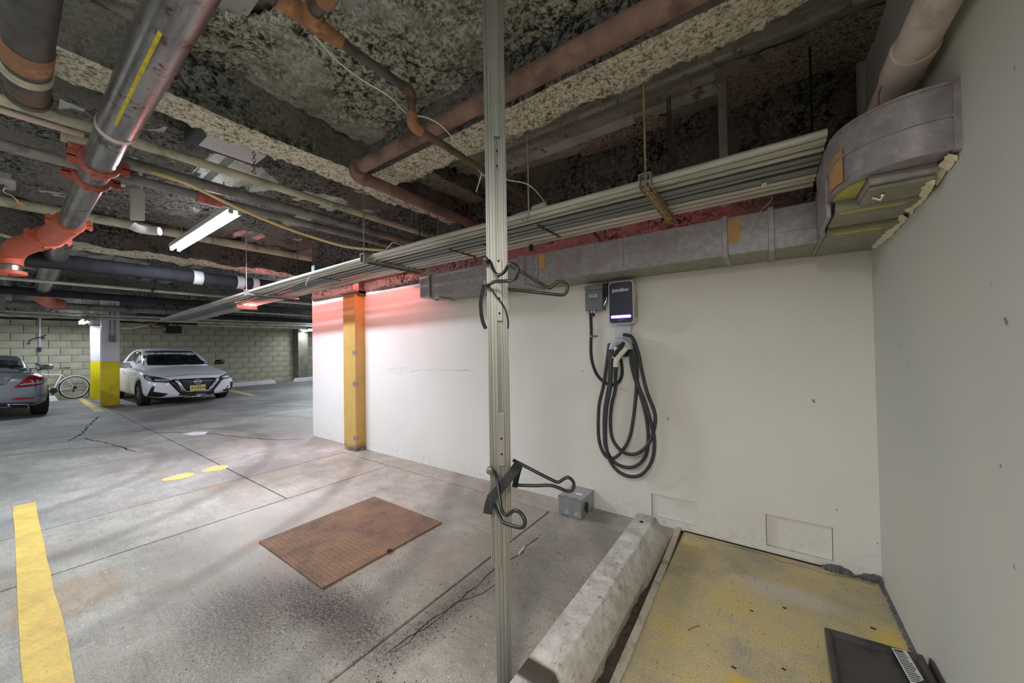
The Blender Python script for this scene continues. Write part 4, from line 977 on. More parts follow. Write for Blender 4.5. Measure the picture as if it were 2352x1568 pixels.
# small drain line with tee, elbows
xs = -1.385
dp = thing('drain_pipe', 'thin dark drain pipe with rusty elbows crossing under the red-brown pipe', 'pipe', (xs, 1.1, 2.4))
bm = NB(); tube(bm, [(xs, .30, 2.55), (xs, .56, 2.55)], .03, 16); obj('pipe_body', bm, 'dark_iron', dp, sm=True)
bm = NB(); tube(bm, [(xs, .55, 2.55), (xs, .57, 2.55), (xs, .60, 2.55), (xs, .72, 2.55), (xs, .77, 2.55), (xs, .79, 2.55)], [.036, .036, .032, .032, .026, .026], 18); tube(bm, [(xs, .655, 2.55), (xs+.06, .655, 2.55)], .034, 18)
obj('tee', bm, 'rust_orange', dp, sm=True)
bm = NB(); tube(bm, [(xs+.05, .655, 2.55), (xs+.13, .655, 2.55)], .027, 16); obj('pipe_body', bm, 'dark_iron', dp, sm=True)
bm = NB(); tube(bm, [(xs+.12, .655, 2.55), (xs+.15, .655, 2.55)]+bend((xs+.19, .655, 2.55), (1, 0, 0), (0, 0, 1), .05)[1:]+[(xs+.19, .655, 2.64)], .036, 18); obj('elbow', bm, 'rust_orange', dp, sm=True)
bm = NB(); tube(bm, [(xs+.19, .655, 2.63), (xs+.19, .655, ZD)], .028, 16); obj('pipe_body', bm, 'dark_iron', dp, sm=True)
bm = NB(); tube(bm, [(xs, .78, 2.55), (xs, 1.10, 2.55)], .0195, 14); obj('pipe_body', bm, 'dark_iron', dp, sm=True)
bm = NB(); tube(bm, [(xs, 1.09, 2.55), (xs, 1.11, 2.55)]+bend((xs, 1.145, 2.55), (0, 1, 0), (0, 0, -1), .03)[1:]+[(xs, 1.145, 2.50)], .025, 16); obj('elbow', bm, 'small_iron', dp, sm=True)
bm = NB(); tube(bm, [(xs, 1.145, 2.51), (xs, 1.145, 2.43)], .0195, 14); obj('pipe_body', bm, 'small_iron', dp, sm=True)
bm = NB(); tube(bm, [(xs, 1.145, 2.44), (xs, 1.145, 2.425)]+bend((xs, 1.145, 2.385), (0, 0, -1), (0, 1, 0), .03)[1:]+[(xs, 1.20, 2.385)], .026, 16); obj('elbow', bm, 'rust_orange', dp, sm=True)
bm = NB(); tube(bm, [(xs, 1.19, 2.385), (xs, 2.15, 2.38)], .0185, 14); obj('pipe_body', bm, 'small_iron', dp, sm=True)
bm = NB(); tube(bm, smooth_pts([Zp(722, 82, 2.5), Zp(775, 140, 2.5), Zp(830, 182, 2.5), Zp(895, 222, 2.5), Zp(935, 260, 2.5), Zp(985, 272, 2.46), Zp(1030, 305, 2.42), Zp(1108, 400, 2.36), Zp(1165, 413, 2.3), Zp(1215, 425, 2.26), Zp(1250, 462, 2.22)], 6), .0035, 6)
solo('white_wire', bm, 'wire_white', 'white cord running along the thin drain pipe to the small grey lamp head', 'cord', sm=True)
# lamp head on gooseneck above rack
gd = thing('lamp_head', 'small rounded white lamp head on a bent arm above the conduit rack', 'lamp head', Zp(1240, 480, 2.16))
c0 = Zp(1238, 478, 2.2); bm = NB(); a, b = Zp(1222, 484, 2.19), Zp(1256, 471, 2.21); tube(bm, [a, a.lerp(b, .1), a.lerp(b, .9), b], [.016, .026, .028, .018], 16); obj('head', bm, 'pipe_white', gd, sm=True)
bm = NB(); tube(bm, smooth_pts([Zp(1150, 535, 2.13), Zp(1170, 505, 2.17), Zp(1190, 492, 2.19), Zp(1222, 484, 2.19)], 5), .009, 10); obj('arm', bm, 'pipe_white', gd, sm=True)
# big bare steel pipe with red couplings
yb_, zb_, rb = .312, 2.385, .071
bp = thing('sprinkler_main', 'large shiny bare steel pipe with red couplings running away at upper left', 'pipe', (-3.2, yb_, zb_))
bm = NB(); tube(bm, [(.3, yb_, zb_), (-2.52, yb_, zb_)], rb, 28); obj('pipe_body', bm, 'bare_steel', bp, sm=True)
bm = NB(); tube(bm, [(-2.50, yb_, zb_), (-4.62, yb_, zb_)], rb*.93, 28); obj('pipe_body', bm, 'bare_steel', bp, sm=True)
bm = NB(); tube(bm, [(-2.50, yb_, zb_), (-2.535, yb_, zb_)], rb*1.03, 28); obj('white_band', bm, 'pipe_white', bp, sm=True)
bm = NB(); box(bm, -2.35, -1.55, yb_-.032, yb_-.022, zb_-rb-.0015, zb_-rb+.012); 
for v in bm.verts: v.co.z = zb_ - math.sqrt(max(0, rb*rb-(v.co.y-yb_)**2)) - (.001 if v.co.z < zb_-rb+.005 else -.003)
obj('yellow_stripe', bm, 'yellow_mark', bp)
def coupling(par, c, ax, r, m='red_paint'):
    ax = V(ax); bm = NB(); c = V(c)
    lathe(bm, c-ax*.022, ax, [(0, r*1.02), (.004, r*1.22), (.012, r*1.28), (.032, r*1.28), (.04, r*1.22), (.044, r*1.02)], 26); 
    s = ax.cross(Z_).normalized()
    for sg in (-1, 1):
        for dz in (-1, 1):
            a = c + s*sg*r*1.15 + Z_*dz*r*.22; obox(bm, a, a+s*sg*r*.62, .036, r*.28, ax)
        tube(bm, [c+s*sg*r*1.55-Z_*r*.6, c+s*sg*r*1.55+Z_*r*.6], .009, 8)
    for k in range(2):
        a = c - Z_*r*1.2 + s*(-.3+.6*k)*r; obox(bm, a-ax*.02, a+ax*.02, .02, .02)
    obj('coupling', bm, m, par, sm=True)
for x in (-3.07, -3.36): coupling(bp, (x, yb_, zb_), (1, 0, 0), rb*.95)
coupling(bp, (-4.66, yb_, zb_), (1, 0, 0), rb, 'orange_paint')
E1, E2, E3 = Zp(118, 543, 2.375), Zp(62, 560, 2.35), Zp(34, 574, 2.33)
bm = NB(); tube(bm, smooth_pts([(-4.66, yb_, zb_), E1, E2, E3, E3+V((-.06, -.03, -.08)), E3+V((-.05, -.03, -.16))], 5), .088, 24); obj('elbow', bm, 'orange_paint', bp, sm=True)
coupling(bp, E1.lerp(E2, .1), (E2-E1).normalized(), rb*1.12, 'orange_paint')
coupling(bp, E3+V((-.05, -.03, -.22)), (0, 0, 1), rb*1.2, 'orange_paint')
bm = NB(); tube(bm, [E3+V((-.05, -.03, -.15)), E3+V((-.05, -.03, -.24))], .08, 22); obj('pipe_body', bm, 'bare_steel', bp, sm=True)
# branch behind it
bp2 = thing('far_sprinkler_pipe', 'shorter steel pipe with orange elbow beyond the orange fitting', 'pipe', (-7.5, .5, 2.25))
A, B, Cc, D = Zp(135, 575, 2.3), Zp(118, 620, 2.3), Zp(100, 655, 2.3), Zp(95, 668, 2.3)
bm = NB(); tube(bm, [Zp(138, 560, 2.42), Zp(128, 585, 2.36), Zp(97, 668, 2.32)], .085, 20); obj('pipe_body', bm, 'bare_steel', bp2, sm=True)
bm = NB(); tube(bm, [Zp(97, 668, 2.31), Zp(100, 684, 2.28), Zp(115, 695, 2.27), Zp(140, 698, 2.27)], [.1, .11, .1, .09], 18); obj('elbow', bm, 'orange_paint', bp2, sm=True)
# second large old pipe at the frame's left edge
sp_ = thing('cast_iron_pipe', 'grimy large cast iron pipe end with rings in the top left corner', 'pipe', (-2.5, .05, 2.5))
bm = NB(); tube(bm, [(.3, .045, 2.46), (-2.35, .05, 2.46)], .062, 26); obj('pipe_body', bm, 'dark_iron', sp_, sm=True)
bm = NB(); tube(bm, [(-2.22, .05, 2.46), (-2.36, .05, 2.46)], .066, 26); obj('rust_ring', bm, 'rust_orange', sp_, sm=True)
bm = NB(); tube(bm, [(-2.36, .05, 2.46), (-2.66, .06, 2.46)], .064, 26); obj('pipe_body', bm, 'dark_iron', sp_, sm=True)
bm = NB(); tube(bm, [(-2.40, .05, 2.46), (-2.45, .05, 2.46)], .071, 26); obj('white_band', bm, 'pipe_cream', sp_, sm=True)
bm = NB(); tube(bm, [(-2.64, .06, 2.46), (-2.67, .06, 2.46)], .07, 26); obj('end_ring', bm, 'dark_iron', sp_, sm=True)
# pipes running toward the wall (along Y)
def run_y(name, label, px, py, z, r, m, y0, y1, fit=(), cat='pipe', seg=16, group=None, dz=0):
    x = Zp(px, py, z).x; t = pipe_thing(name, label, [(x, y0, z), (x, y1, z+dz)], r, m, cat, [((x, a, z), (x, b, z), rr_, mm) for a, b, rr_, mm in fit], seg, group); return x
run_y('ceiling_pipe', 'long pale grey pipe, highest of the parallel pipes at upper left', 300, 323, 2.52, .027, 'pipe_cream', -1.5, 2.71, [(.42, .52, .031, 'pipe_cream')])
run_y('ceiling_pipe', 'dark grey pipe below the pale pipe, crossing from the red couplings to the wall', 500, 432, 2.46, .034, 'pipe_grey', .2, 2.71, [(.2, .26, .045, 'red_paint')])
run_y('ceiling_pipe', 'grey pipe with a faded red coupling left of the lit tube lamp', 395, 434, 2.40, .030, 'pipe_grey', -1.5, 2.71, [(.78, .92, .045, 'red_paint')])
run_y('ceiling_pipe', 'white pipe passing behind the lit tube lamp', 600, 572, 2.80, .052, 'pipe_cream', -1.5, 5)
run_y('ceiling_pipe', 'thick black pipe with white joints below the orange fitting', 300, 620, 2.30, .085, 'pipe_dark', -1.5, 7, [(1.45, 1.55, .092, 'fixture_white'), (1.93, 2.02, .092, 'fixture_white'), (2.12, 2.2, .092, 'fixture_white')])
run_y('thin_conduit', 'thin pale conduit crossing the dark far ceiling, nearest of the thin lines', 300, 663, 2.22, .022, 'conduit_white', YB, YE, [(1.25, 1.28, .035, 'dark_iron')], 'conduit', 10)
run_y('thin_conduit', 'thin pink-tinted conduit above the grey pipes at the left edge', 60, 270, 2.50, .017, 'pinkish_metal', -1.5, .25, (), 'conduit', 10)
run_y('ceiling_pipe', 'dark pipe below the thin pale conduit in the far ceiling', 200, 679, 2.25, .06, 'pipe_dark', -1.5, 8)
run_y('ceiling_pipe', 'light grey pipe in the far ceiling above the white column tops', 150, 703, 2.28, .07, 'pipe_grey', -1.5, 3.2)
run_y('thin_conduit', 'thin pale conduit just above the cream pipe in front of the far columns', 120, 719, 2.2, .022, 'conduit_white', YB, YE, (), 'conduit', 8)
run_y('ceiling_pipe', 'cream pipe crossing right in front of the column tops', 180, 729, 2.16, .036, 'pipe_cream', YB, YE)
run_y('thin_conduit', 'thin grey conduit right of the white car above the block wall', 480, 741, 2.2, .022, 'conduit_white', 2.2, YE, (), 'conduit', 8)
run_y('ceiling_pipe', 'dark pipe far back above the white car', 400, 722, 2.25, .06, 'pipe_dark', 1.8, YE)
run_y('ceiling_pipe', 'pale pipe low on the far wall to the right of the grey column', 330, 762, 2.08, .04, 'pipe_white', 1.75, 3.1, [(2.95, 3.0, .05, 'dark_iron')])
run_y('ceiling_pipe', 'cream capped pipe under the far lintel right of the white car', 600, 750, 2.14, .045, 'pipe_cream', 3.4, 6.6)
run_y('thin_conduit', 'thin conduit crossing between the far tray and the wall end', 620, 720, 2.28, .02, 'conduit_white', 2.4, YE, (), 'conduit', 8)
# dark valve block above white car
vb = thing('valve_block', 'dark boxy valve assembly with a tan pipe stub above the white car', 'valve', Xp(380, 745, -14.5))
a = Xp(356, 712, -14.5); b = Xp(385, 748, -14.5); bm = NB(); box(bm, -14.7, -14.3, a.y, b.y, b.z, a.z+.05); obj('upper_box', bm, 'fixture_dark', vb, bevel=.02)
a = Xp(375, 748, -14.6); b = Xp(414, 766, -14.6); bm = NB(); box(bm, -14.8, -14.4, a.y, b.y, b.z, a.z); obj('lower_box', bm, 'fixture_dark', vb, bevel=.02)
for yy in (0, .3): bm = NB(); tube(bm, [(-14.5, a.y+yy, a.z-.02), (-14.5, a.y+yy, ZD-.03)], .015, 6); obj('rod', bm, 'fixture_dark', vb)
bm = NB(); tube(bm, smooth_pts([Xp(346, 742, -14.4), Xp(345, 750, -14.35), Xp(352, 755, -14.3), Xp(380, 754, -14.3)], 4), .045, 12); obj('tan_pipe', bm, 'rust_strut', vb, sm=True)
bm = NB(); tube(bm, [Xp(278, 753, -14.4), Xp(306, 753, -14.4), Xp(344, 745, -14.4)], .02, 8); obj('pale_branch', bm, 'pipe_white', vb, sm=True)
# riser cluster at the left edge
rc = thing('riser_duct', 'grey vertical duct with small valves at the far left edge under the ceiling', 'duct', Xp(8, 690, -9.5))
a, b = Xp(-30, 610, -9.5), Xp(13, 712, -9.5); bm = NB(); box(bm, -9.9, -9.5, a.y, b.y, b.z, a.z+.15); obj('duct_body', bm, 'pipe_grey', rc, bevel=.01)
bm = NB(); tube(bm, [Xp(9, 605, -9.3), Xp(13, 622, -9.3), Xp(16, 640, -9.3), Xp(20, 690, -9.3)], .03, 10); obj('riser_pipe', bm, 'galv', rc, sm=True)
bm = NB(); cbox(bm, Xp(16, 627, -9.25), (.05, .2, .03)); lathe(bm, Xp(0, 604, -9.2), (1, 0, 0), [(0, .06), (.05, .06)], 14); obj('valve', bm, 'bolt_steel', rc)
# flat white hanging bits above, hose
wb_ = thing('hanging_duct_piece', 'flat pale metal piece hanging left of the lit tube lamp', 'metal piece', Zp(316, 500, 2.2))
bm = NB(); q = [Zp(300, 432, 2.5), Zp(333, 438, 2.5)]; prism(bm, [q[0], q[1], V((q[1].x, q[1].y, 2.28)), V((q[0].x, q[0].y, 2.27))], (-.02, 0, 0)); obj('flat_sheet', bm, 'panel_lilac', wb_)
bm = NB(); tube(bm, [Zp(323, 380, 2.62), Zp(323, 440, 2.5)], .006, 6); obj('rod', bm, 'galv', wb_)
bm = NB(); tube(bm, smooth_pts([Zp(300, 516, 2.38), Zp(315, 524, 2.36), Zp(340, 529, 2.36), Zp(367, 531, 2.36)], 4), [.02]+[.035]*11+[.035], 10); solo('white_trunking', bm, 'fixture_white', 'short white trunking piece left of the lit tube lamp', 'trunking', sm=True)
bm = NB(); tube(bm, smooth_pts([Zp(300, 380, 2.5), Zp(425, 420, 2.36), Zp(530, 470, 2.33), Zp(640, 517, 2.3), Zp(720, 545, 2.26), Zp(800, 567, 2.2), Zp(890, 576, 2.14)], 6), .011, 8)
solo('air_hose', bm, 'hose_yellow', 'yellowish white hose sagging across the ceiling to the conduit rack', 'hose', sm=True)
bm = NB(); tube(bm, smooth_pts([Zp(*p) for p in ((1110, 540, 2.13), (1000, 560, 2.13), (935, 566, 2.14), (905, 557, 2.17), (893, 566, 2.15), (880, 580, 2.12), (858, 600, 2.08))], 6), .004, 6)
solo('white_wire', bm, 'wire_white', 'white cord looping over the front edge of the conduit rack', 'cord', sm=True)
bm = NB(); tube(bm, smooth_pts([Zp(*p) for p in ((835, 594, 2.1), (780, 615, 2.09), (720, 640, 2.07), (690, 648, 2.07), (650, 664, 2.05), (600, 680, 2.04), (540, 695, 2.0))], 6), .006, 6)
solo('white_wire', bm, 'wire_white', 'long white cord lying along the far half of the conduit rack', 'cord', sm=True)
bm = NB(); tube(bm, smooth_pts([Zp(712, 634, 2.06), Zp(705, 645, 2.0), Zp(702, 655, 1.97)], 4), .004, 6); solo('cord_end', bm, 'wire_white', 'short white cord end dangling below the conduit rack', 'cord')
bm = NB(); tube(bm, smooth_pts([Zp(1106, 400, 2.36), Zp(1100, 420, 2.33), Zp(1094, 440, 2.3)], 4), .004, 6); solo('cord_end', bm, 'wire_white', 'short white cord end hanging left of the mast', 'cord')
# paper tag on rack, tape bits
bm = NB(); a = Zp(1755, 425, 2.07); cbox(bm, a, (.02, .05, .002)); solo('tape_scrap', bm, 'torn_paper', 'pale tape scrap stuck under the conduits left of the curved duct', 'tape')
bm = NB(); P = [Yp(1775, 452, 2.36), Yp(1768, 465, 2.36), Yp(1752, 478, 2.355), Yp(1744, 490, 2.35)]
for i in range(3): obox(bm, P[i], P[i+1], .012, .002)
solo('paper_tag', bm, 'torn_paper', 'twisted paper tag hanging in front of the duct', 'tag')
bm = NB(); P = smooth_pts([Yp(1365, 535, 2.4), Yp(1375, 545, 2.4), Yp(1380, 556, 2.4)], 3); tube(bm, P, .011, 8); solo('black_hose_piece', bm, 'rubber', 'short black hose between the conduit rack and the duct', 'hose')
bm = NB(); cbox(bm, Zp(1220, 569, 2.05), (.03, .03, .05)); solo('black_clamp', bm, 'rubber', 'small black clamp under the back of the conduit rack', 'clamp', bevel=.008)
# orange tag wire at left
tg = thing('orange_tag', 'small orange tag on a thin wire at the left edge', 'tag', Zp(45, 465, 2.35)); bm = NB(); tube(bm, smooth_pts([Zp(12, 430, 2.38), Zp(8, 440, 2.37), Zp(28, 450, 2.37), Zp(42, 463, 2.36)], 4), .003, 5); obj('wire', bm, 'wire_white', tg)
bm = NB(); obox(bm, Zp(42, 463, 2.36), Zp(52, 470, 2.36), .025, .004); obj('tag_plate', bm, 'tag_orange', tg)
bm = NB(); cbox(bm, Zp(4, 408, 2.45), (.12, .07, .05)); solo('grey_bracket', bm, 'galv', 'grey metal bracket at the left edge above the orange tag', 'bracket', bevel=.006)
bm = NB(); a, b = Zp(160, 312, 2.5), Zp(195, 325, 2.5); box(bm, a.x-.04, a.x+.02, a.y-.03, b.y+.05, 2.47, 2.51); solo('junction_cover', bm, 'pipe_white', 'pale rectangular cover on the pipes left of the large steel pipe', 'cover', bevel=.004)
# hanging rods & straps
for k, (px, py, y, z0, lab, m, wd) in enumerate(((1212, 300, 1.83, 2.1, 'thin rod with hook hanging right behind the mast', 'galv', 0), (1535, 250, 2.45, 2.08, 'thin dark rod behind the conduit rack, right of the rusty hanger', 'dark_iron', 0),
        (1865, 160, 2.4, 2.08, 'black rod hanging behind the conduits near the curved duct', 'hole_black', 0), (985, 450, 2.3, 2.15, 'thin rod left of the mast behind the rusty pipe', 'dark_iron', 0),
        (1005, 480, 2.45, 2.1, 'pale rod left of the mast above the duct end', 'galv', 0), (950, 500, 2.45, 2.1, 'rod above the far end of the duct', 'dark_iron', 0))):
    p = Zp(px, py, ZD-.06) if y is None else Yp(px, (py+400)/2, y); bm = NB()
    pts = [(p.x, y, ZD-.03), (p.x, y, z0)]
    if k == 0: pts += [(p.x-.01, y, z0-.03), (p.x-.035, y, z0-.04), (p.x-.05, y, z0-.02)]
    tube(bm, pts, .005, 8); solo('hanger_rod', bm, m, lab, 'rod', 'thin hanger rods', sm=True)
ps = Yp(1662, 300, 2.5); bm = NB(); cbox(bm, (ps.x, 2.46, 2.48), (.045, .004, .74)); cbox(bm, (ps.x+.02, 2.45, 2.48), (.004, .02, .74)); sh = solo('strut_hanger', bm, 'galv', 'wide flat galvanised strut hanging behind the conduit rack', 'hanger')

# ------------------------------------------------------------------ lamps
def tube_fixture(x, y, z, along_x, label, far=False, group='lit tube lamps', yaw=0, L=1.22, parts=True):
    t = thing('tube_lamp', label, 'lamp', (x, y, z), group); m = 'tube_far' if far else 'tube_light'
    ax = V((math.cos(yaw), math.sin(yaw), 0)) if along_x else V((0, 1, 0)); s = V((-ax.y, ax.x, 0)); c = V((x, y, z))
    bm = NB(); obox(bm, c-ax*L/2+Z_*.045, c+ax*L/2+Z_*.045, .11, .05); obj('housing', bm, 'fixture_white', t, bevel=.006)
    for sg in (-1, 1):
        bm = NB(); tube(bm, [c-ax*(L/2-.02)+s*sg*.032, c+ax*(L/2-.02)+s*sg*.032], .013 if not far else .02, 12); obj('tube', bm, m, t, sm=True)
        for e in (-1, 1):
            bm = NB(); cbox(bm, c+ax*e*(L/2-.01)+s*sg*.032+Z_*.006, (.02, .03, .035)); obj('socket', bm, 'fixture_white', t)
    for e in (-1, 1):
        bm = NB(); tube(bm, [c+ax*e*L*.35+Z_*.07, c+ax*e*L*.35+Z_*(ZD-z-.03)], .004, 6); obj('rod', bm, 'dark_iron', t)
tube_fixture(-4.73, 1.17, 2.515, True, 'bright twin tube lamp hanging near the large steel pipe', L=1.93)
tube_fixture(-15.3, 1.28, 2.17, True, 'small far twin tube lamp left of the columns', True)
tube_fixture(-16.1, 7.55, 2.15, True, 'far tube lamp beside the end of the pink-tinted wall', True)
for k, (x, y, z, p, ax) in enumerate(LAMPS[1:]):  # fill lamps added out of view to brighten the garage
    if k < 0 or (x, y) in ((-15.3, 1.25), (-16.1, 7.5)): continue
    tube_fixture(x, y, z, ax == 1, 'added fill lamp out of view, ' + {-2.0: 'behind the camera to the left', .0: 'crosswise right behind the camera', -6.5: 'left of the worn yellow bay line', -8.0: 'behind the end of the white wall',
        -12.0: 'far behind the white wall', -11.5: 'left of the silver car', -15.6: 'at the far wall left of the silver car'}[x], True, 'added fill lamps outside the view')
# unlit box fixture in the bay
ub = thing('box_light', 'unlit dark box lamp with a pale panel hung by a chain between the beams', 'lamp', (-3.08, .93, 2.7))
bm = NB(); box(bm, -3.28, -2.95, .72, 1.18, 2.76, 2.86); 
obj('housing', bm, 'fixture_dark', ub, bevel=.01)
bm = NB(); box(bm, -3.235, -3.01, .79, 1.13, 2.757, 2.764); obj('diffuser', bm, 'panel_lilac', ub)
bm = NB(); cpt = Zp(538, 345, 2.62)
for k in range(9):
    z = 2.74-k*.022; q = V((-2.93, 1.02, z)); ax = (X_ if k % 2 else Y_); tube(bm, arc(q, ax, Z_, .011, 0, 2*PI, 8), .0022, 5)
obj('chain', bm, 'dark_iron', ub, kind='stuff')
# exit sign behind the rack, and unseen red sources added for the wall glow
xs_ = Zp(742, 615, 2.2)
ex = thing('exit_sign', 'small green edged sign box behind the conduit rack', 'sign', (xs_.x, xs_.y, 2.13))
bm = NB(); cbox(bm, (xs_.x, xs_.y, 2.165), (.07, .22, .09)); obj('housing', bm, 'exit_green', ex, bevel=.008)
bm = NB(); cbox(bm, (xs_.x+.04, xs_.y+.02, 2.17), (.012, .03, .05)); obj('side_cap', bm, 'pipe_cream', ex)
bm = NB(); cbox(bm, (xs_.x, xs_.y+.113, 2.165), (.05, .006, .07)); obj('added_red_face', bm, 'added_red_glow', ex)  # hidden glowing face added to redden the wall
rl = thing('added_red_strip', 'added unseen red strip lamp behind the conduit rack, reddening the white wall', 'lamp', (-4.4, 2.53, 2.2))
bm = NB(); tube(bm, [(-6.3, 2.53, 2.21), (-3.2, 2.53, 2.21)], .012, 10); obj('glowing_tube', bm, 'added_red_glow', rl, sm=True)  # invented strip lamp, placed to cast red light on the wall
bm = NB(); box(bm, -6.32, -3.18, 2.51, 2.55, 2.225, 2.25); obj('housing', bm, 'fixture_dark', rl)
for xx in (-6.0, -3.5): bm = NB(); tube(bm, [(xx, 2.53, 2.24), (xx, 2.53, ZD-.03)], .004, 6); obj('rod', bm, 'dark_iron', rl)
lamp_light('red_fill', (-4.75, 2.53, 2.195), REDP, 3.1, .06, (1, .22, .20))
lamp_light('red_fill', (-1.6, 2.56, 2.3), REDP*.16, 3.0, .05, (1, .22, .24))  # added weak red fill; no lamp body stands here
q = Zp(566, 699, 2.06)
rs = thing('glow_plate', 'pinkish plate with an added red glow below the far end of the conduit rack', 'sign', q)
bm = NB(); cbox(bm, q, (.05, .30, .16)); obj('housing', bm, 'pinkish_metal', rs, bevel=.008)
bm = NB(); cbox(bm, q+V((.027, 0, 0)), (.004, .26, .12)); obj('added_glow_face', bm, 'added_pink_glow', rs)  # plate made to glow as an added red source
for yy in (-.1, .1): bm = NB(); tube(bm, [q+V((0, yy, .08)), V((q.x, q.y+yy, ZD-.03))], .005, 6); obj('rod', bm, 'dark_iron', rs)
lamp_light('plate_red_fill', q+V((.05, 0, 0)), REDS, .26, .14, (1, .20, .19), (0, -PI/2, 0))  # red light added in front of the plate

# ------------------------------------------------------------------ columns
def column(x0, x1, y0, y1, label, extra=False):
    t = thing('column', label, 'column', ((x0+x1)/2, (y0+y1)/2, 0), 'painted columns')
    zt = 2.75
    bm = NB(); box(bm, x0, x1, y0, y1, 0, 1.10); obj('yellow_base', bm, 'col_yellow', t, bevel=.012)
    bm = NB(); box(bm, x0+.002, x1-.002, y0+.002, y1-.002, 1.10, zt if extra else 2.12); obj('white_shaft', bm, 'col_white', t, bevel=.012)
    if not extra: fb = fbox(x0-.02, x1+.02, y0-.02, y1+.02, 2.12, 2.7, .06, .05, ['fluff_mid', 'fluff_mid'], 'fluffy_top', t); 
    return t
cn = column(-13.66, -13.41, 1.40, 1.71, 'near square column, yellow below and white above, beside the white car', True)
# fluffy_top vertices were made in world space: shift by the column origin
cf = column(-15.95, -15.75, 1.44, 1.68, 'far square column, yellow and white with rough fireproofed top, beside the bicycle')
jb = thing('junction_box', 'grey junction box with two conduits on the near column', 'electrical box', (-13.39, 1.58, 1.75))
c0 = Xp(258, 778, -13.37); bm = NB(); cbox(bm, c0, (.06, .12, .16)); obj('box_body', bm, 'box_grey', jb, bevel=.006)
for sg in (-.04, .04):
    bm = NB(); tube(bm, [c0+V((0, sg, .08)), c0+V((0, sg, .9))], .014, 8); obj('conduit', bm, 'conduit_grey', jb, sm=True)

# ------------------------------------------------------------------ far wheel stops
def far_stop(y0, y1, x, label, rot=0):
    bm = NB(); M = Matrix.Translation((x, (y0+y1)/2, 0)) @ Matrix.Rotation(rot, 4, 'Z'); L = (y1-y0)/2
    sec_ = [(-.09, 0), (.09, 0), (.05, .15), (-.05, .15)]
    loft(bm, [[M @ V((u, s*(L-(.06 if v else 0)), v)) for u, v in sec_] for s in (-1, 1)])
    solo('wheel_stop', bm, 'stop_white', label, 'wheel stop', 'white wheel stops at the far wall', bevel=.01)
far_stop(4.55, 6.35, -16.2, 'white wheel stop on the far floor right of the white car')
far_stop(7.0, 8.8, -16.2, 'white wheel stop partly hidden by the end of the pink wall')
far_stop(-.9, .9, -16.4, 'white wheel stop hidden behind the silver car')

# ------------------------------------------------------------------ cars
def car_frame(o, head):
    f = V((math.cos(head), math.sin(head), 0)); l_ = V((-f.y, f.x, 0)); o = V(o)
    return lambda x, y, z: o + f*x + l_*y + Z_*z
def loft_body(P, stations, secf):
    bm = NB(); rings = []
    for s in stations:
        half = secf(*s[1:]); ring_ = [P(s[0], y, z) for y, z in half] + [P(s[0], -y, z) for y, z in half[::-1] if y > 1e-6]
        rings.append([bm.verts.new(p) for p in ring_])
    n = len(rings[0])
    for i in range(len(rings)-1):
        for k in range(n): bm.faces.new((rings[i][k], rings[i][(k+1) % n], rings[i+1][(k+1) % n], rings[i+1][k]))
    bm.faces.new(rings[0]); bm.faces.new(rings[-1][::-1]); bmesh.ops.recalc_face_normals(bm, faces=bm.faces); return bm
def subdiv(bm, lv=2):
    me = bpy.data.meshes.new('x'); bm.to_mesh(me); bm.free(); o = bpy.data.objects.new('x', me); COL.objects.link(o)
    m = o.modifiers.new('s', 'SUBSURF'); m.levels = lv; m.render_levels = lv
    dg = bpy.context.evaluated_depsgraph_get(); m2 = bpy.data.meshes.new_from_object(o.evaluated_get(dg)); b = NB(); b.from_mesh(m2)
    bpy.data.objects.remove(o); bpy.data.meshes.remove(me); bpy.data.meshes.remove(m2); return b
def cut(bm, cutter):
    objs = []
    for b in (bm, cutter):
        bmesh.ops.recalc_face_normals(b, faces=b.faces); me = bpy.data.meshes.new('x'); b.to_mesh(me); b.free(); o = bpy.data.objects.new('x', me); COL.objects.link(o); objs.append(o)
    m = objs[0].modifiers.new('b', 'BOOLEAN'); m.object = objs[1]; m.operation = 'DIFFERENCE'; m.solver = 'EXACT'
    dg = bpy.context.evaluated_depsgraph_get(); m2 = bpy.data.meshes.new_from_object(objs[0].evaluated_get(dg)); r = NB(); r.from_mesh(m2)
    for o in objs: bpy.data.objects.remove(o)
    return r
def bodysec(zb, zc, zs, ws, wm, wb):
    return [(0, zb), (wb*.6, zb), (wb, zb+.03), (wm-.01, zb+.14), (wm, zb+(zs-zb)*.5), (wm-.02, zs-.09), (ws+.02, zs-.015), (ws*.8, zs+(zc-zs)*.55), (ws*.4, zc-.01), (0, zc)]
def cabsec(zt, wb, wt, z0=.88):
    return [(0, z0), (wb, z0), (wb-(wb-wt)*.5, z0+(zt-z0)*.55), (wt+.02, zt-.045), (wt-.06, zt-.008), (0, zt+.012)]
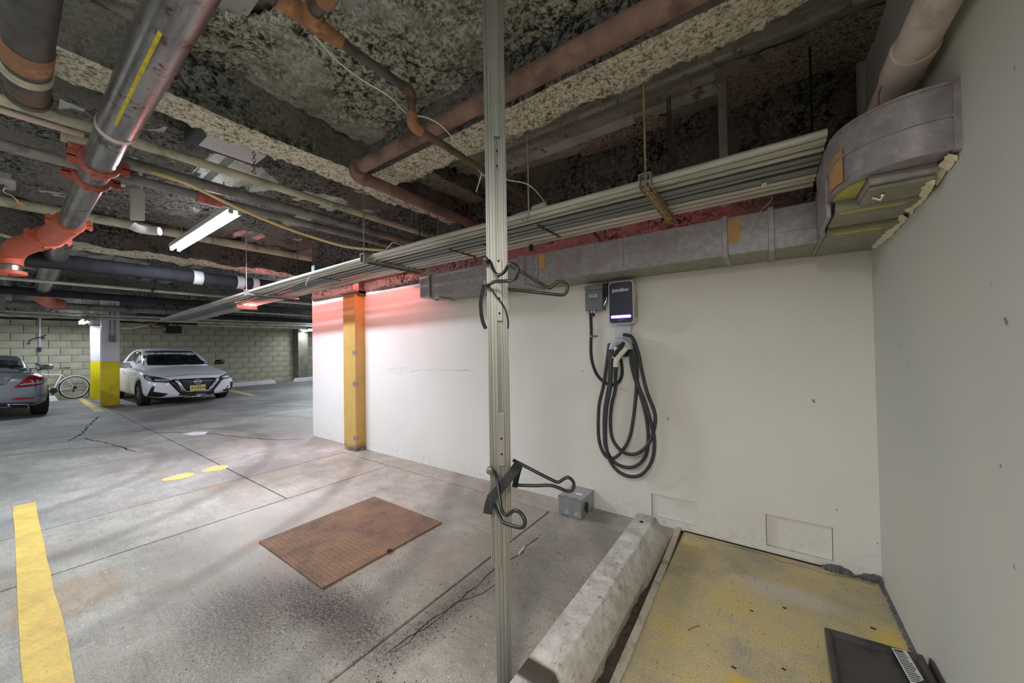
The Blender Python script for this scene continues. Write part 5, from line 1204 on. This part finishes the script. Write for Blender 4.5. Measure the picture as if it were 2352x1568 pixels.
def patch(name, poly, sight, bvh, m, par, off=.006, thick=.006, cell=None, label=None):
    """a trim piece lying on the body: outline on sight lines, dropped onto the surface"""
    bm = NB(); vs = [bm.verts.new((a, b, 0)) for a, b in poly]; bm.faces.new(vs)
    xs = [a for a, b in poly]; ys = [b for a, b in poly]; cell = cell or max(max(xs)-min(xs), max(ys)-min(ys))/12
    for lo, hi, nn in ((min(xs), max(xs), 0), (min(ys), max(ys), 1)):
        c = lo+cell
        while c < hi:
            co = (c, 0, 0) if nn == 0 else (0, c, 0); no = (1, 0, 0) if nn == 0 else (0, 1, 0)
            bmesh.ops.bisect_plane(bm, geom=bm.verts[:]+bm.edges[:]+bm.faces[:], plane_co=co, plane_no=no); c += cell
    last = None; 
    for v in bm.verts:
        o_, d = sight(v.co.x, v.co.y); h, nr, _, ds = bvh.ray_cast(o_, d)
        if h is None:
            h, nr, _, ds = bvh.find_nearest(o_ + d*((V(PC)-o_).dot(d)/d.dot(d)))
        if nr.dot(d) > 0: nr = -nr
        v['co' if False else 'co'] if False else None
        v.co = h + nr*off
    L = rootloc(par)
    o = obj(name, bm, m, par, sm='all', label=label); sd = o.modifiers.new('s', 'SOLIDIFY'); sd.thickness = thick; sd.offset = 0; return o
def camsight(px, py): return EYE.copy(), ray(px, py).normalized()
def wheel(P, x, y, r, wd, par, sg, spokes=5):
    c = P(x, y, r); ax = (P(0, 1, 0)-P(0, 0, 0))*sg; bm = NB()
    lathe(bm, c-ax*wd/2, ax, [(0, r*.66), (.012, r*.94), (.03, r), (wd-.03, r), (wd-.012, r*.94), (wd, r*.68), (wd-.02, r*.66), (.02, r*.66)], 32); o = obj('wheel', bm, 'tyre', par, sm=True)
    bm = NB(); lathe(bm, c-ax*wd*.3, ax, [(0, r*.66), (wd*.6, r*.66), (wd*.6, r*.6), (wd*.35, r*.58)], 32); u = (P(1, 0, 0)-P(0, 0, 0))
    hub = c+ax*wd*.36; lathe(bm, hub-ax*.01, ax, [(0, r*.14), (.02, r*.12)], 16)
    for k in range(spokes):
        for dd in (-.12, .12):
            a = 2*PI*k/spokes+dd; d = u*math.cos(a)+Z_*math.sin(a); obox(bm, hub+d*r*.08, hub+d*r*.63, .03, .02, ax)
    obj('rim', bm, 'alloy', o, sm=True)
# white saloon ------------------------------------------------------------
wa, wb2 = V((-12.92, 1.98, 0)), V((-12.756, 3.67, 0)); mid = (wa+wb2)/2; axv = (wb2-wa).normalized(); head = .035
P = car_frame(mid, head); PC = P(.5, 0, .6)
car = thing('car', 'white four-door saloon with black grille facing the camera beside the yellow column', 'car', mid, 'parked cars')
ST = [(.96, .24, .66, .60, .34, .50, .40), (.90, .20, .71, .65, .58, .72, .62), (.76, .18, .76, .70, .71, .845, .76), (.45, .18, .83, .775, .75, .895, .84), (0, .18, .90, .84, .77, .905, .86), (-.45, .18, .955, .89, .78, .905, .87),
      (-.9, .18, .98, .92, .79, .905, .87), (-1.6, .18, .99, .935, .79, .905, .87), (-2.4, .18, 1.01, .95, .79, .905, .87), (-3.0, .20, 1.05, .99, .76, .89, .84), (-3.5, .26, 1.04, .97, .68, .82, .76), (-3.68, .34, .98, .90, .58, .72, .66)]
bmb = subdiv(loft_body(P, ST, bodysec), 2)
ct = NB()
for x in (0, -2.71):
    for sg in (-1, 1): lathe(ct, P(x, sg*.66, .325), (P(0, sg, 0)-P(0, 0, 0)), [(0, .375), (.45, .375)], 28)
bmb = cut(bmb, ct); bvb = BVHTree.FromBMesh(bmb); obj('body', bmb, 'car_white', car, sm='all')
bm = NB(); lathe(bm, P(0, 0, .2), Z_, [(0, .3), (.4, .3)], 8)
bm.free(); bm = NB()
M_ = [P(x, y, z) for x, y, z in ((.7, -.6, .2), (.7, .6, .2), (-3.4, .6, .2), (-3.4, -.6, .2))]; prism(bm, M_, (0, 0, .5)); obj('underbody', bm, 'trim_black', car)
CB = [(-.42, .955, .66, .60), (-.62, 1.06, .74, .655), (-.95, 1.26, .765, .61), (-1.25, 1.40, .77, .575), (-1.6, 1.445, .77, .565), (-2.1, 1.44, .77, .56), (-2.6, 1.35, .755, .56), (-2.95, 1.2, .73, .57), (-3.25, 1.06, .69, .60)]
bmc = subdiv(loft_body(P, CB, cabsec), 2); bvc = BVHTree.FromBMesh(bmc); obj('cabin', bmc, 'car_white', car, sm='all')
for sg in (-1, 1):
    wheel(P, 0, sg*.795, .325, .22, car, sg); wheel(P, -2.71, sg*.795, .325, .22, car, sg)
def zz(x, y): return (250+x/7.468, 750+y/7.468)
def zp(*a): return [zz(*p) for p in a]
PC = P(-.7, 0, 1.15)
patch('windscreen', zp((625, 425), (1000, 415), (1580, 425), (1700, 530), (1840, 632), (1500, 648), (1000, 662), (590, 660), (585, 560)), camsight, bvc, 'car_glass', car, .004, .006)
patch('side_window', zp((430, 600), (470, 500), (535, 425), (555, 440), (545, 600), (470, 640)), camsight, bvc, 'car_glass', car, .004, .006)
patch('side_window', zp((300, 600), (370, 500), (450, 430), (515, 415), (420, 590)), camsight, bvc, 'car_glass', car, .004, .006)
PC = P(.8, 0, .5)
patch('grille', zp((1175, 905), (1500, 885), (1850, 872), (1800, 960), (1700, 1090), (1330, 1115), (1270, 1020)), camsight, bvb, 'trim_black', car, .012, .01)
patch('grille_surround', zp((1010, 935), (1120, 905), (1240, 1080), (1330, 1120), (1720, 1092), (1790, 1035), (1900, 900), (1960, 890), (1800, 1090), (1810, 1130), (1240, 1165), (1130, 1060)), camsight, bvb, 'trim_black', car, .006, .008)
patch('lower_intake', zp((1200, 1160), (1800, 1120), (1830, 1160), (1700, 1210), (1200, 1240), (1180, 1225)), camsight, bvb, 'trim_black', car, .008, .008)
patch('chrome_trim', zp((1110, 905), (1170, 905), (1270, 1030), (1332, 1105), (1310, 1118), (1230, 1040)), camsight, bvb, 'chrome', car, .02, .01, 3)
patch('chrome_trim', zp((1850, 875), (1885, 872), (1800, 990), (1720, 1092), (1690, 1090), (1760, 1000)), camsight, bvb, 'chrome', car, .02, .01, 3)
patch('chrome_trim', zp((1315, 1105), (1720, 1080), (1720, 1092), (1320, 1120)), camsight, bvb, 'chrome', car, .02, .01, 6)
hl = patch('headlight', zp((580, 820), (700, 850), (900, 880), (1050, 915), (1090, 945), (980, 960), (780, 950), (680, 930), (620, 895)), camsight, bvb, 'trim_black', car, .010, .008)
patch('lamp_lens', zp((640, 870), (700, 872), (760, 935), (690, 925), (650, 900)), camsight, bvb, 'lamp_clear', hl, .018, .006, 3)
patch('lamp_lens', zp((790, 905), (1000, 905), (1060, 930), (960, 945), (800, 935)), camsight, bvb, 'lamp_clear', hl, .018, .006, 5)
patch('indicator', zp((590, 830), (625, 850), (640, 895), (610, 870)), camsight, bvb, 'lamp_red', hl, .018, .006, 3)
hl = patch('headlight', zp((1900, 855), (1990, 815), (2080, 780), (2110, 820), (2110, 865), (1960, 900), (1890, 905)), camsight, bvb, 'trim_black', car, .010, .008)
patch('lamp_lens', zp((1915, 860), (1990, 825), (2090, 800), (2100, 850), (1950, 888)), camsight, bvb, 'lamp_clear', hl, .018, .006, 4)
patch('fog_recess', zp((745, 1025), (785, 1025), (765, 1110), (1020, 1150), (940, 1190), (850, 1200), (660, 1190), (700, 1110)), camsight, bvb, 'trim_black', car, .008, .006)
patch('fog_recess', zp((2080, 945), (2110, 940), (2125, 1060), (2080, 1085), (1960, 1100), (1950, 1080), (2085, 1045)), camsight, bvb, 'trim_black', car, .008, .006)
patch('bumper_lip', zp((1180, 1225), (1300, 1195), (1780, 1152), (1820, 1165), (1700, 1195), (1250, 1228)), camsight, bvb, 'chrome', car, .02, .015, 5)
patch('bonnet_line', zp((950, 858), (1400, 815), (1900, 803), (1950, 806), (1900, 809), (1400, 822), (955, 864)), camsight, bvb, 'pipe_grey', car, .002, .002, 4)
# round badge with a bar, number plate
fx_ = (P(1, 0, 0)-P(0, 0, 0)); lf = (P(0, 1, 0)-P(0, 0, 0))
def hit(px, py, off):
    h, n, _, _ = bvb.ray_cast(EYE, ray(px, py).normalized()); h = h or P(.95, 0, .6); return h + fx_*off
bc = hit(*zz(1515, 938), .035); bm = NB(); tube(bm, arc(bc, lf, Z_, .062, 0, 2*PI, 20), .008, 6); obox(bm, bc-lf*.085, bc+lf*.085, .012, .022); obj('badge', bm, 'chrome', car, sm=True)
pc = hit(*zz(1520, 1048), .03); bm = NB(); obox(bm, pc-lf*.155, pc+lf*.155, .008, .155); npz = obj('number_plate', bm, 'plate_yellow', car, bevel=.003)
bm = NB(); obox(bm, pc-lf*.16-fx_*.006, pc+lf*.16-fx_*.006, .006, .17); obj('plate_frame', bm, 'trim_black', car)
for s_, sz, dz in (('L71\u2022PDH', .092, -.002), ('NEW JERSEY', .026, .06), ('GARDEN STATE', .022, -.064)):
    bm = text_bm(s_, sz, .001, .001 if sz > .05 else 0); place(bm, pc+fx_*.0055+Z_*dz, lf, Z_); obj('lettering', bm, 'print_dark', npz)
def mirror(px0, py0, dist, m, label=None):
    d = ray(px0, py0); c = EYE+d*(dist/d.xy.length); return c
for sg in (-1, 1):
    c = P(-.72, sg*1.0, 1.0); bm = NB(); tube(bm, [c-lf*.12, c-lf*.09, c, c+lf*.09, c+lf*.12], [.035, .065, .075, .065, .03], 14, flat=.8); mo = obj('door_mirror', bm, 'car_white' if sg < 0 else 'trim_black', car, sm=True)
    bm = NB(); obox(bm, P(-.72, sg*.86, .95), P(-.72, sg*.95, .97), .05, .03); obj('mirror_foot', bm, 'trim_black', mo)
    bm = NB(); obox(bm, P(-1.35, sg*.915, .82), P(-1.52, sg*.915, .83), .02, .025); obj('door_handle', bm, 'car_white', car, bevel=.004)
# seats and wheel hints seen through the glass stay dark
# silver roadster seen from behind ------------------------------------------
mid2 = V((-13.1, -.33, 0)); head2 = PI+.02; P = car_frame(mid2, head2)
car2 = thing('car', 'silver two-seat coupe seen from behind at the left edge', 'car', mid2, 'parked cars')
ST = [(-.80, .36, .90, .84, .50, .62, .5), (-.74, .26, .96, .90, .64, .76, .66), (-.55, .20, .99, .93, .72, .865, .78), (-.2, .19, 1.0, .93, .75, .905, .84), (.15, .19, 1.0, .92, .76, .905, .86), (.6, .19, .98, .91, .76, .89, .86),
      (1.3, .19, .96, .90, .74, .88, .86), (1.9, .19, .92, .85, .74, .88, .85), (2.43, .19, .85, .79, .73, .89, .84), (2.78, .2, .76, .7, .66, .82, .76), (3.0, .24, .66, .6, .42, .6, .5)]
bmb = subdiv(loft_body(P, ST, bodysec), 2); ct = NB()
for x in (0, 2.43):
    for sg in (-1, 1): lathe(ct, P(x, sg*.64, .33), (P(0, sg, 0)-P(0, 0, 0)), [(0, .37), (.45, .37)], 28)
bmb = cut(bmb, ct); bvb2 = BVHTree.FromBMesh(bmb); obj('body', bmb, 'car_silver', car2, sm='all')
CB = [(-.22, 1.01, .62, .56), (0, 1.1, .7, .6), (.3, 1.24, .72, .56), (.6, 1.31, .73, .55), (1.0, 1.315, .73, .55), (1.35, 1.2, .73, .58), (1.7, 1.0, .7, .62)]
bmc = subdiv(loft_body(P, CB, cabsec), 2); bvc2 = BVHTree.FromBMesh(bmc); obj('cabin', bmc, 'car_silver', car2, sm='all')
for sg in (-1, 1):
    wheel(P, 0, sg*.79, .33, .245, car2, sg); wheel(P, 2.43, sg*.79, .33, .22, car2, sg)
bm = NB(); prism(bm, [P(-.6, -.6, .22), P(-.6, .6, .22), P(2.9, .6, .22), P(2.9, -.6, .22)], (0, 0, .5)); obj('underbody', bm, 'trim_black', car2)
def z3(x, y): return (x/6.273, 720+y/6.273)
def zq(*a): return [z3(*p) for p in a]
PC = P(-.3, 0, 1.1)
patch('rear_window', zq((-500, 640), (0, 610), (230, 605), (310, 625), (370, 700), (400, 770), (200, 778), (-500, 790)), camsight, bvc2, 'car_glass', car2, .004, .006)
patch('side_window', zq((385, 635), (450, 670), (540, 760), (555, 785), (500, 760)), camsight, bvc2, 'car_glass', car2, .004, .006, 2)
PC = P(-.7, 0, .7)
tl = patch('tail_light', zq((180, 1065), (260, 1010), (380, 920), (440, 900), (600, 895), (650, 905), (670, 950), (650, 985), (590, 1020), (450, 1045), (300, 1065)), camsight, bvb2, 'lamp_red', car2, .012, .01)
patch('lamp_lens', zq((270, 1030), (330, 1010), (560, 985), (655, 960), (640, 985), (560, 1010), (400, 1025)), camsight, bvb2, 'lamp_clear', tl, .02, .006, 6)
patch('reflector', zq((160, 1225), (260, 1212), (490, 1210), (470, 1222), (260, 1236), (170, 1238)), camsight, bvb2, 'lamp_red', car2, .01, .008)
patch('exhaust_tip', zq((100, 1305), (140, 1292), (380, 1290), (420, 1305), (390, 1330), (200, 1340), (130, 1330)), camsight, bvb2, 'chrome', car2, .02, .02)
patch('exhaust_opening', zq((130, 1308), (160, 1300), (370, 1298), (395, 1308), (370, 1323), (200, 1332), (150, 1324)), camsight, bvb2, 'hole_black', car2, .034, .006)
patch('diffuser', zq((-100, 1300), (60, 1285), (480, 1275), (520, 1290), (500, 1345), (150, 1375), (-100, 1370)), camsight, bvb2, 'trim_black', car2, .006, .006)
patch('boot_line', zq((-200, 830), (0, 838), (250, 845), (480, 858), (480, 864), (250, 851), (0, 844), (-200, 836)), camsight, bvb2, 'pipe_dark', car2, .003, .002, 6)
patch('plate_recess', zq((-300, 930), (0, 920), (205, 910), (150, 960), (60, 1030), (-300, 1060)), camsight, bvb2, 'pipe_grey', car2, .004, .004)
for sg in (-1, 1):
    lf2 = (P(0, 1, 0)-P(0, 0, 0)); c = P(1.45, sg*.98, 1.0); bm = NB(); tube(bm, [c-lf2*.11, c-lf2*.08, c, c+lf2*.08, c+lf2*.11], [.03, .06, .07, .06, .03], 14); mo = obj('door_mirror', bm, 'car_silver', car2, sm=True)
    bm = NB(); obox(bm, P(1.45, sg*.84, .93), P(1.45, sg*.93, .96), .05, .03); obj('mirror_foot', bm, 'trim_black', mo)

# ------------------------------------------------------------------ bicycle
rc_ = Xp(171, 889, -16.72); rc_.z = .325
bd = V((.36, -.93, 0)).normalized(); bk = thing('bicycle', 'white bicycle with brown saddle behind the silver car', 'bicycle', (rc_.x, rc_.y, 0))
def bwheel(c, name='bike_wheel'):
    n = bd; bm = NB(); tube(bm, arc(c, bd, Z_, .315, 0, 2*PI, 32), .016, 8, caps=False); o = obj(name, bm, 'tyre', bk, sm=True)
    bm = NB(); tube(bm, arc(c, bd, Z_, .292, 0, 2*PI, 32), .011, 8, caps=False); obj('rim', bm, 'bike_white', o, sm=True)
    bm = NB()
    for k in range(14): a = 2*PI*k/14; tube(bm, [c, c+(bd*math.cos(a)+Z_*math.sin(a))*.29], .0022, 4)
    lathe(bm, c-bd.cross(Z_)*.03, bd.cross(Z_), [(0, .025), (.06, .025)], 10); obj('spokes', bm, 'bolt_steel', o)
r0 = rc_; f0 = rc_+bd*1.03
bwheel(r0); bwheel(f0)
bb = r0+bd*.43+Z_*(-.045); st_ = r0+bd*.26+Z_*.40; hd = r0+bd*.86+Z_*.44; hb = r0+bd*.9+Z_*.30
bm = NB()
for a, b, r in ((bb, st_, .02), (st_, hd, .018), (bb, hb, .022), (r0, bb, .011), (r0, st_, .010), (hb, hd, .022), (hb, f0, .014)): tube(bm, [a, b], r, 10)
obj('frame', bm, 'bike_white', bk, sm=True)
bm = NB(); tube(bm, [st_, st_-bd*.03+Z_*.15], .013, 8); obj('seat_post', bm, 'bolt_steel', bk, sm=True)
sc0 = st_-bd*.03+Z_*.19; bm = NB(); tube(bm, [sc0-bd*.14, sc0-bd*.10, sc0, sc0+bd*.10, sc0+bd*.15], [.04, .075, .05, .025, .015], 12, flat=1)
for v in bm.verts: v.co.z = sc0.z + (v.co.z-sc0.z)*.35
obj('saddle', bm, 'saddle', bk, sm=True)
bm = NB(); sd_ = bd.cross(Z_); hh = hd-bd*.02+Z_*.17; tube(bm, [hd, hh], .014, 8); tube(bm, [hh-sd_*.27, hh-sd_*.15+bd*.03, hh+sd_*.15+bd*.03, hh+sd_*.27], .012, 8); obj('handlebar', bm, 'hook_black', bk, sm=True)
bm = NB(); lathe(bm, bb-sd_*.03, sd_, [(0, .08), (.004, .08)], 20); obox(bm, bb, bb+V((0, 0, -.16))+sd_*.0, .015, .02, bd); lathe(bm, r0-sd_*.03, sd_, [(0, .04), (.01, .04)], 14); cbox(bm, r0-Z_*.09+bd*.02, (.03, .03, .09)); obj('drivetrain', bm, 'hook_black', bk, kind='stuff')
bm = NB(); tube(bm, arc(r0, bd, Z_, .345, .5, 2.9, 14), .018, 6, flat=.3); obj('mudguard', bm, 'bike_white', bk, sm=True)
# second mast with hooks beside the bicycle
m2 = Xp(90, 800, -16.1); mt2 = thing('bike_mast', 'silver floor-to-ceiling bike mast with black arms behind the silver car', 'bike stand', (m2.x, m2.y, 0), 'bike masts')
bm = NB(); tube(bm, [(m2.x, m2.y, 0), (m2.x, m2.y, 2.4)], .028, 14); obj('pole', bm, 'aluminium', mt2, sm=True)
a = Xp(90, 797, -16.1); b = Xp(90, 808, -16.1); bm = NB(); tube(bm, [(m2.x, m2.y, b.z), (m2.x, m2.y, a.z)], .036, 14); obj('collar', bm, 'hook_black', mt2, sm=True)
bm = NB(); pts = [Xp(107, 769, -15.9), Xp(90, 775, -16.03), Xp(82, 776, -16), Xp(67, 782, -15.9), Xp(66, 790, -15.9), Xp(62, 789, -15.85)]; tube(bm, pts, .014, 8); tube(bm, [Xp(100, 771, -15.9), Xp(101, 778, -15.9), Xp(95, 777, -15.95)], .02, 8); obj('hook_arm', bm, 'hook_black', mt2, sm=True)
bm = NB(); tube(bm, [Xp(82, 835, -16), Xp(98, 841, -15.9)], .02, 8); obj('lower_arm', bm, 'hook_black', mt2, sm=True)
